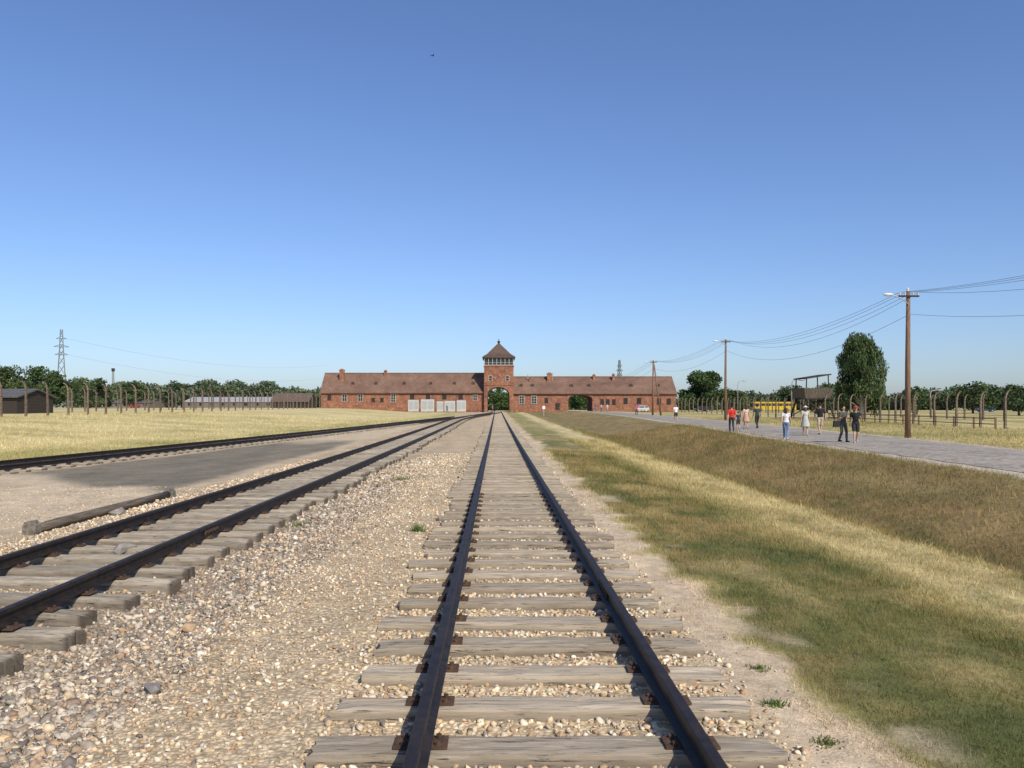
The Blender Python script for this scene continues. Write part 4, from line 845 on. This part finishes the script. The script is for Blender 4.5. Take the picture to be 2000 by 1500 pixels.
# ------------------------------------------------------------------ people
def remesh(o, vs, it=2):
    m = o.modifiers.new('r', 'REMESH'); m.mode = 'VOXEL'; m.voxel_size = vs; m.use_smooth_shade = True
    if it: s = o.modifiers.new('s', 'SMOOTH'); s.iterations = it; s.factor = .5
    bpy.context.view_layer.update(); dg = bpy.context.evaluated_depsgraph_get(); me = bpy.data.meshes.new_from_object(o.evaluated_get(dg)); old = o.data; o.modifiers.clear(); o.data = me; bpy.data.meshes.remove(old)
def person(label, x, y, rz, Ht, top, bot, bottom='trousers', hair=(.04, .025, .015), longhair=False, hat=None, stride=1.0, fem=False, shoe=(.05, .05, .05), sleeve=.55, bend=(0, 0), fine=True, group='people walking on the cobbled road', side=1, z=None):
    sc = Ht / 1.74; zz = (H(x, y) + (.06 if road_left(y) < x < road_right(y) else 0)) if z is None else z
    t = thing('person', label, 'person', (x, y, zz), rz, group); t.scale = (sc, sc, sc)
    sw = .165 if fem else .185; hw = .095
    J = {}
    for sd in (-1, 1):
        f = sd * side * stride
        if f >= 0: J['k', sd] = (sd * hw, -.16 * f, .5); J['a', sd] = (sd * hw * .9, -.20 * f, .09)
        else: J['k', sd] = (sd * hw, -.02 * f * -1, .5 - .01); J['a', sd] = (sd * hw * .9, -.26 * f, .09 + .05 * abs(f))
        J['h', sd] = (sd * hw, 0, .9); J['s', sd] = (sd * sw, .01, 1.42)
        J['e', sd] = (sd * (sw + .055), .09 * f + .02, 1.13)
        b = bend[0 if sd < 0 else 1]
        if b: J['w', sd] = (sd * (sw + .0), -.22, 1.13 + .1 * b)
        else: J['w', sd] = (sd * (sw + .075), .17 * f - .04, .89)
    mb = MB(); mb.sphere((0, 0, .96), (.155 if fem else .15, .11, .13)); mb.sphere((0, 0, 1.13), (.125 if fem else .14, .095, .17)); mb.sphere((0, 0, 1.29), (.15 if fem else .17, .11, .19)); mb.capsule((-sw + .04, .01, 1.42), (sw - .04, .01, 1.42), .062, .062); mb.capsule((0, .005, 1.42), (0, -.01, 1.56), .055, .05)
    mb.sphere((0, -.005, 1.645), (.074, .093, .105)); mb.sphere((0, -.03, 1.585), (.055, .065, .062)); mb.capsule((0, -.093, 1.655), (0, -.108, 1.625), .009, .014)
    for sd in (-1, 1): mb.sphere((sd * .076, .005, 1.635), (.012, .022, .034))
    for sd in (-1, 1):
        mb.capsule(J['h', sd], J['k', sd], .078, .053); mb.capsule(J['k', sd], J['a', sd], .052, .034); a = J['a', sd]; mb.capsule((a[0], a[1] + .03, a[2] - .045), (a[0] + sd * .015, a[1] - .15, a[2] - .055), .035, .028)
        mb.capsule(J['s', sd], J['e', sd], .048, .039); mb.capsule(J['e', sd], J['w', sd], .038, .027)
        w = Vector(J['w', sd]); dr = (w - Vector(J['e', sd])).normalized(); sidev = Vector((0, -1, 0)) if abs(dr.y) < .7 else Vector((-sd, 0, 0))
        inn = Vector((-sd, 0, 0)) if abs(dr.y) < .7 else Vector((0, 0, -1))
        c0 = w + dr * .02; mb.capsule(c0 + sidev * .018, c0 + dr * .06 + sidev * .022, .017, .015); mb.capsule(c0 - sidev * .018, c0 + dr * .06 - sidev * .022, .017, .015)
        for k, (off, ln) in enumerate(((.030, .065), (.011, .075), (-.009, .07), (-.028, .055))):
            b0 = c0 + dr * .065 + sidev * off; b1 = b0 + dr * ln * .55 + inn * .006; mb.capsule(b0, b1, .0095, .009, 6); mb.capsule(b1, b1 + dr * ln * .4 + inn * .018, .009, .008, 6)
        th0 = c0 + sidev * .025 + dr * .01; th1 = th0 + sidev * .025 + dr * .03 + inn * .012; mb.capsule(th0, th1, .012, .010, 6); mb.capsule(th1, th1 + dr * .03 + inn * .008, .010, .009, 6)
    bd = mb.build('body', M['skin'], t, True); remesh(bd, .0095 if fine else .014, 1)
    for sd in (-1, 1): mb = MB(); mb.sphere((sd * .03, -.092, 1.66), (.011, .008, .007)); mb.build('eye', M['dark'], t)
    mb = MB(); mb.sphere((0, -.094, 1.588), (.022, .006, .006)); mb.build('mouth', cloth((.3, .10, .08)), t)
    mb = MB(); mb.sphere((0, 0, .99), (.168, .125, .12)); mb.sphere((0, 0, 1.13), (.14 if fem else .165, .115, .19)); mb.sphere((0, 0, 1.29), (.167 if fem else .188, .128, .185)); mb.capsule((-sw + .05, .01, 1.41), (sw - .05, .01, 1.41), .072, .072)
    if sleeve > 0:
        for sd in (-1, 1): e = Vector(J['s', sd]).lerp(Vector(J['e', sd]), min(1, sleeve)); mb.capsule(J['s', sd], e, .064, .058)
        if sleeve > 1:
            for sd in (-1, 1): mb.capsule(J['e', sd], Vector(J['e', sd]).lerp(Vector(J['w', sd]), sleeve - 1), .054, .044)
    o = mb.build('top' if bottom != 'dress' else 'bodice', cloth(top), t, True); remesh(o, .013)
    mb = MB()
    if bottom in ('trousers', 'shorts'):
        mb.sphere((0, 0, .955), (.167, .124, .12))
        for sd in (-1, 1):
            h, k, a = (Vector(J[q, sd]) for q in 'hka')
            if bottom == 'trousers': mb.capsule(h, k, .094, .068); mb.capsule(k, a, .067, .052)
            else: mb.capsule(h, h.lerp(k, .78), .096, .084)
    else:
        mb.tube([(0, 0, 1.12), (0, 0, 1.0), (0, 0, .8), (0, .01, .55)], [.12, .165, .215, .26], 14)
    o = mb.build(bottom if bottom != 'dress' else 'skirt', cloth(bot), t, True); remesh(o, .013)
    for sd in (-1, 1):
        a = J['a', sd]; mb = MB(); mb.capsule((a[0], a[1] + .035, a[2] - .045), (a[0] + sd * .015, a[1] - .16, a[2] - .055), .043, .034); mb.box((a[0] + sd * .008, a[1] - .06, a[2] - .078), (.075, .24, .024)); mb.build('shoe', cloth(shoe), t, True)
    mb = MB(); mb.sphere((0, .014, 1.672), (.085, .097, .092), 14, 10)
    if longhair: mb.sphere((0, .062, 1.56), (.085, .05, .16), 12, 8)
    o = mb.build('hair', cloth(hair), t, True); remesh(o, .012)
    if hat:
        brim = .16 if abs(hat[0] - hat[1]) < .1 else .105
        mb = MB(); mb.tube([(0, 0, 1.69), (0, 0, 1.705)], brim, 18); mb.sphere((0, .005, 1.70), (.098, .108, .085), 14, 8)
        if brim < .12: mb.prism([(-.07, 1.688), (.07, 1.688), (.07, 1.703), (-.07, 1.703)], -.19, -.06)
        mb.build('hat' if brim > .12 else 'cap', cloth(hat), t, True)
    return t
def bag(x, y, z, label, c, s=(.3, .14, .3)):
    t = thing('shoulder_bag', label, 'bag', (x, y, z)); mb = MB(); mb.prism([(-s[0] / 2, 0), (s[0] / 2, 0), (s[0] * .46, s[2] * .9), (s[0] * .38, s[2]), (-s[0] * .38, s[2]), (-s[0] * .46, s[2] * .9)], -s[1] / 2, s[1] / 2); mb.build('pouch', cloth(c), t); mb = MB(); mb.tube([(-s[0] * .4, 0, s[2]), (-s[0] * .2, 0, s[2] + .35), (0, .02, s[2] + .62), (s[0] * .2, 0, s[2] + .35), (s[0] * .4, 0, s[2])], .012, 6); mb.build('strap', cloth(c), t)
def at(px, feet):
    d = 1.78 * F / (feet - CY)
    for _ in range(6): x = PX(px, d); d = (CAMZ - H(x, d) - .05) * F / (feet - CY)
    return PX(px, d), d
BLK = (.02, .02, .023)
x, y = at(1647, 864); person('person in dark grey clothes carrying a dark shoulder bag, nearest on the road', x, y, R(15), 1.70, (.075, .085, .08), (.10, .10, .085), 'trousers', (.03, .02, .015), True, None, .7, True, (.03, .03, .03), .6, (1, 0)); bag(x - .34, y - .05, H(x, y) + .78, 'dark shoulder bag hanging beside the person in grey', (.03, .028, .03))
x, y = at(1671, 865); person('person in black t-shirt, black shorts and red cap at the right of the group', x, y, R(-12), 1.68, BLK, (.03, .03, .035), 'shorts', (.03, .02, .015), True, (.5, .05, .04), .9, True, (.5, .5, .5), .5, (0, 1), side=-1)
x, y = at(1535, 857); person('person in white top and blue jeans walking at the road edge', x, y, R(160), 1.66, (.74, .72, .70), (.15, .24, .43), 'trousers', (.08, .04, .02), True, None, 1.1, True, (.6, .6, .6), .35)
x, y = at(1573, 852); person('person in a pale patterned dress and white sun hat', x, y, R(170), 1.68, (.50, .52, .48), (.42, .45, .42), 'dress', (.12, .07, .04), True, (.66, .64, .58), .6, True, (.4, .35, .3), .3)
x, y = at(1602, 850); person('large person in black t-shirt and beige shorts', x, y, R(185), 1.86, BLK, (.50, .42, .31), 'shorts', (.03, .02, .015), False, None, .7, False, (.3, .3, .3), .75, side=-1)
x, y = at(1429, 842); person('person in bright red t-shirt and dark trousers', x, y, R(175), 1.80, (.60, .035, .03), (.04, .04, .055), 'trousers', (.02, .015, .01), False, None, .9, False, (.05, .05, .05), .8)
x, y = at(1442, 840); person('short child in dark clothes beside the person in red', x, y, R(180), 1.28, (.04, .05, .09), (.05, .05, .06), 'shorts', (.03, .02, .015), False, None, .7, True, (.4, .4, .4), .6)
x, y = at(1457, 838); person('person in pale pink top and salmon skirt', x, y, R(178), 1.70, (.64, .44, .38), (.52, .30, .23), 'dress', (.05, .03, .02), True, None, .6, True, (.3, .2, .2), .4)
x, y = at(1479, 837); person('person in dark green t-shirt and dark trousers right of the salmon skirt', x, y, R(190), 1.76, (.045, .065, .055), (.04, .04, .045), 'trousers', (.02, .015, .01), False, None, .9, False, (.05, .05, .05), .6, side=-1)
x, y = at(1320, 824); person('lone person in white t-shirt and dark shorts on the road', x, y, R(5), 1.74, (.74, .73, .72), (.04, .045, .06), 'shorts', (.03, .02, .015), False, None, .7, False, (.5, .5, .5), .6)
x, y = PX(1243, 128), 128; person('person in bright pink top near the white car', x, y, R(10), 1.68, (.60, .05, .20), (.05, .05, .07), 'trousers', (.03, .02, .015), True, None, .7, True, (.1, .1, .1), .5, fine=False)
for px, d, tp, bt_, lab in ((1163, 182, (.1, .12, .2), (.3, .26, .2), 'tiny distant person in dark blue top, leftmost before the right wing'), (1174, 184, (.7, .68, .66), (.06, .07, .1), 'tiny distant person in white top before the right wing'), (1186, 181, (.6, .45, .42), (.4, .34, .28), 'tiny distant person in pale pink top before the right wing'), (873, 190, BLK, (.05, .05, .06), 'tiny distant person in black standing before the display boards'), (962, 196, (.3, .07, .06), (.05, .05, .08), 'tiny distant person in dark red standing in the tower arch')):
    person(lab, PX(px, d), d, R(random.uniform(-40, 200)), 1.72, tp, bt_, 'trousers', fine=False, group='distant people before the gatehouse')
# bird
b_ = thing('flying_bird', 'tiny dark bird high in the blue sky', 'bird', (PX(845, 90), 90, PZ(109, 90)), R(40)); mb = MB(); mb.tube([(-.2, 0, 0), (-.08, 0, .0), (.05, 0, .01), (.14, 0, .03), (.2, 0, .025)], [.015, .045, .05, .035, .008], 8); mb.add([(-.2, 0, 0), (-.33, .05, 0), (-.33, -.05, 0)], [(0, 1, 2)]); mb.build('body', M['blackwood'], b_, True)
for s_ in (-1, 1): mb = MB(); mb.add([(.08, s_ * .03, .02), (-.06, s_ * .03, .02), (-.06, s_ * .2, .08), (.05, s_ * .2, .09), (-.16, s_ * .42, .04)], [(0, 1, 2, 3), (3, 2, 4)]); mb.build('wing', M['blackwood'], b_)

# ------------------------------------------------------------------ light, sky, camera
EL, AZ = R(40), R(152)
sd_ = Vector((math.sin(AZ) * math.cos(EL), math.cos(AZ) * math.cos(EL), math.sin(EL)))
sun = bpy.data.lights.new('sun', 'SUN'); sun.energy = 5.0; sun.angle = R(.5); sun.color = (1, .91, .76); so = bpy.data.objects.new('sun', sun); COL.objects.link(so); so.rotation_euler = sd_.to_track_quat('Z', 'Y').to_euler(); so.location = (30, -50, 60)
w = bpy.data.worlds.new('World'); scene.world = w; w.use_nodes = True; nt = w.node_tree; bg = nt.nodes['Background']; sk = nt.nodes.new('ShaderNodeTexSky'); sk.sky_type = 'NISHITA'; sk.sun_disc = False; sk.sun_elevation = EL; sk.sun_rotation = AZ; sk.air_density = 1.0; sk.dust_density = 1.0; sk.ozone_density = 3.0; sk.altitude = 200
mx = nt.nodes.new('ShaderNodeMix'); mx.data_type = 'RGBA'; mx.blend_type = 'MULTIPLY'; mx.inputs[0].default_value = 1; nt.links.new(sk.outputs[0], mx.inputs[6]); mx.inputs[7].default_value = (.99, 1.09, 1.36, 1)
nt.links.new(mx.outputs[2], bg.inputs[0]); bg.inputs[1].default_value = .107
cam = bpy.data.cameras.new('camera'); co = bpy.data.objects.new('camera', cam); COL.objects.link(co); co.location = (0, 0, CAMZ); co.rotation_euler = (R(90), 0, 0); cam.lens = 28.8; cam.sensor_width = 36; cam.shift_x = .015; cam.shift_y = .0225; cam.clip_end = 12000; cam.clip_start = .1
scene.camera = co
scene.view_settings.view_transform = 'Standard'; scene.view_settings.look = 'None'; scene.view_settings.exposure = 0
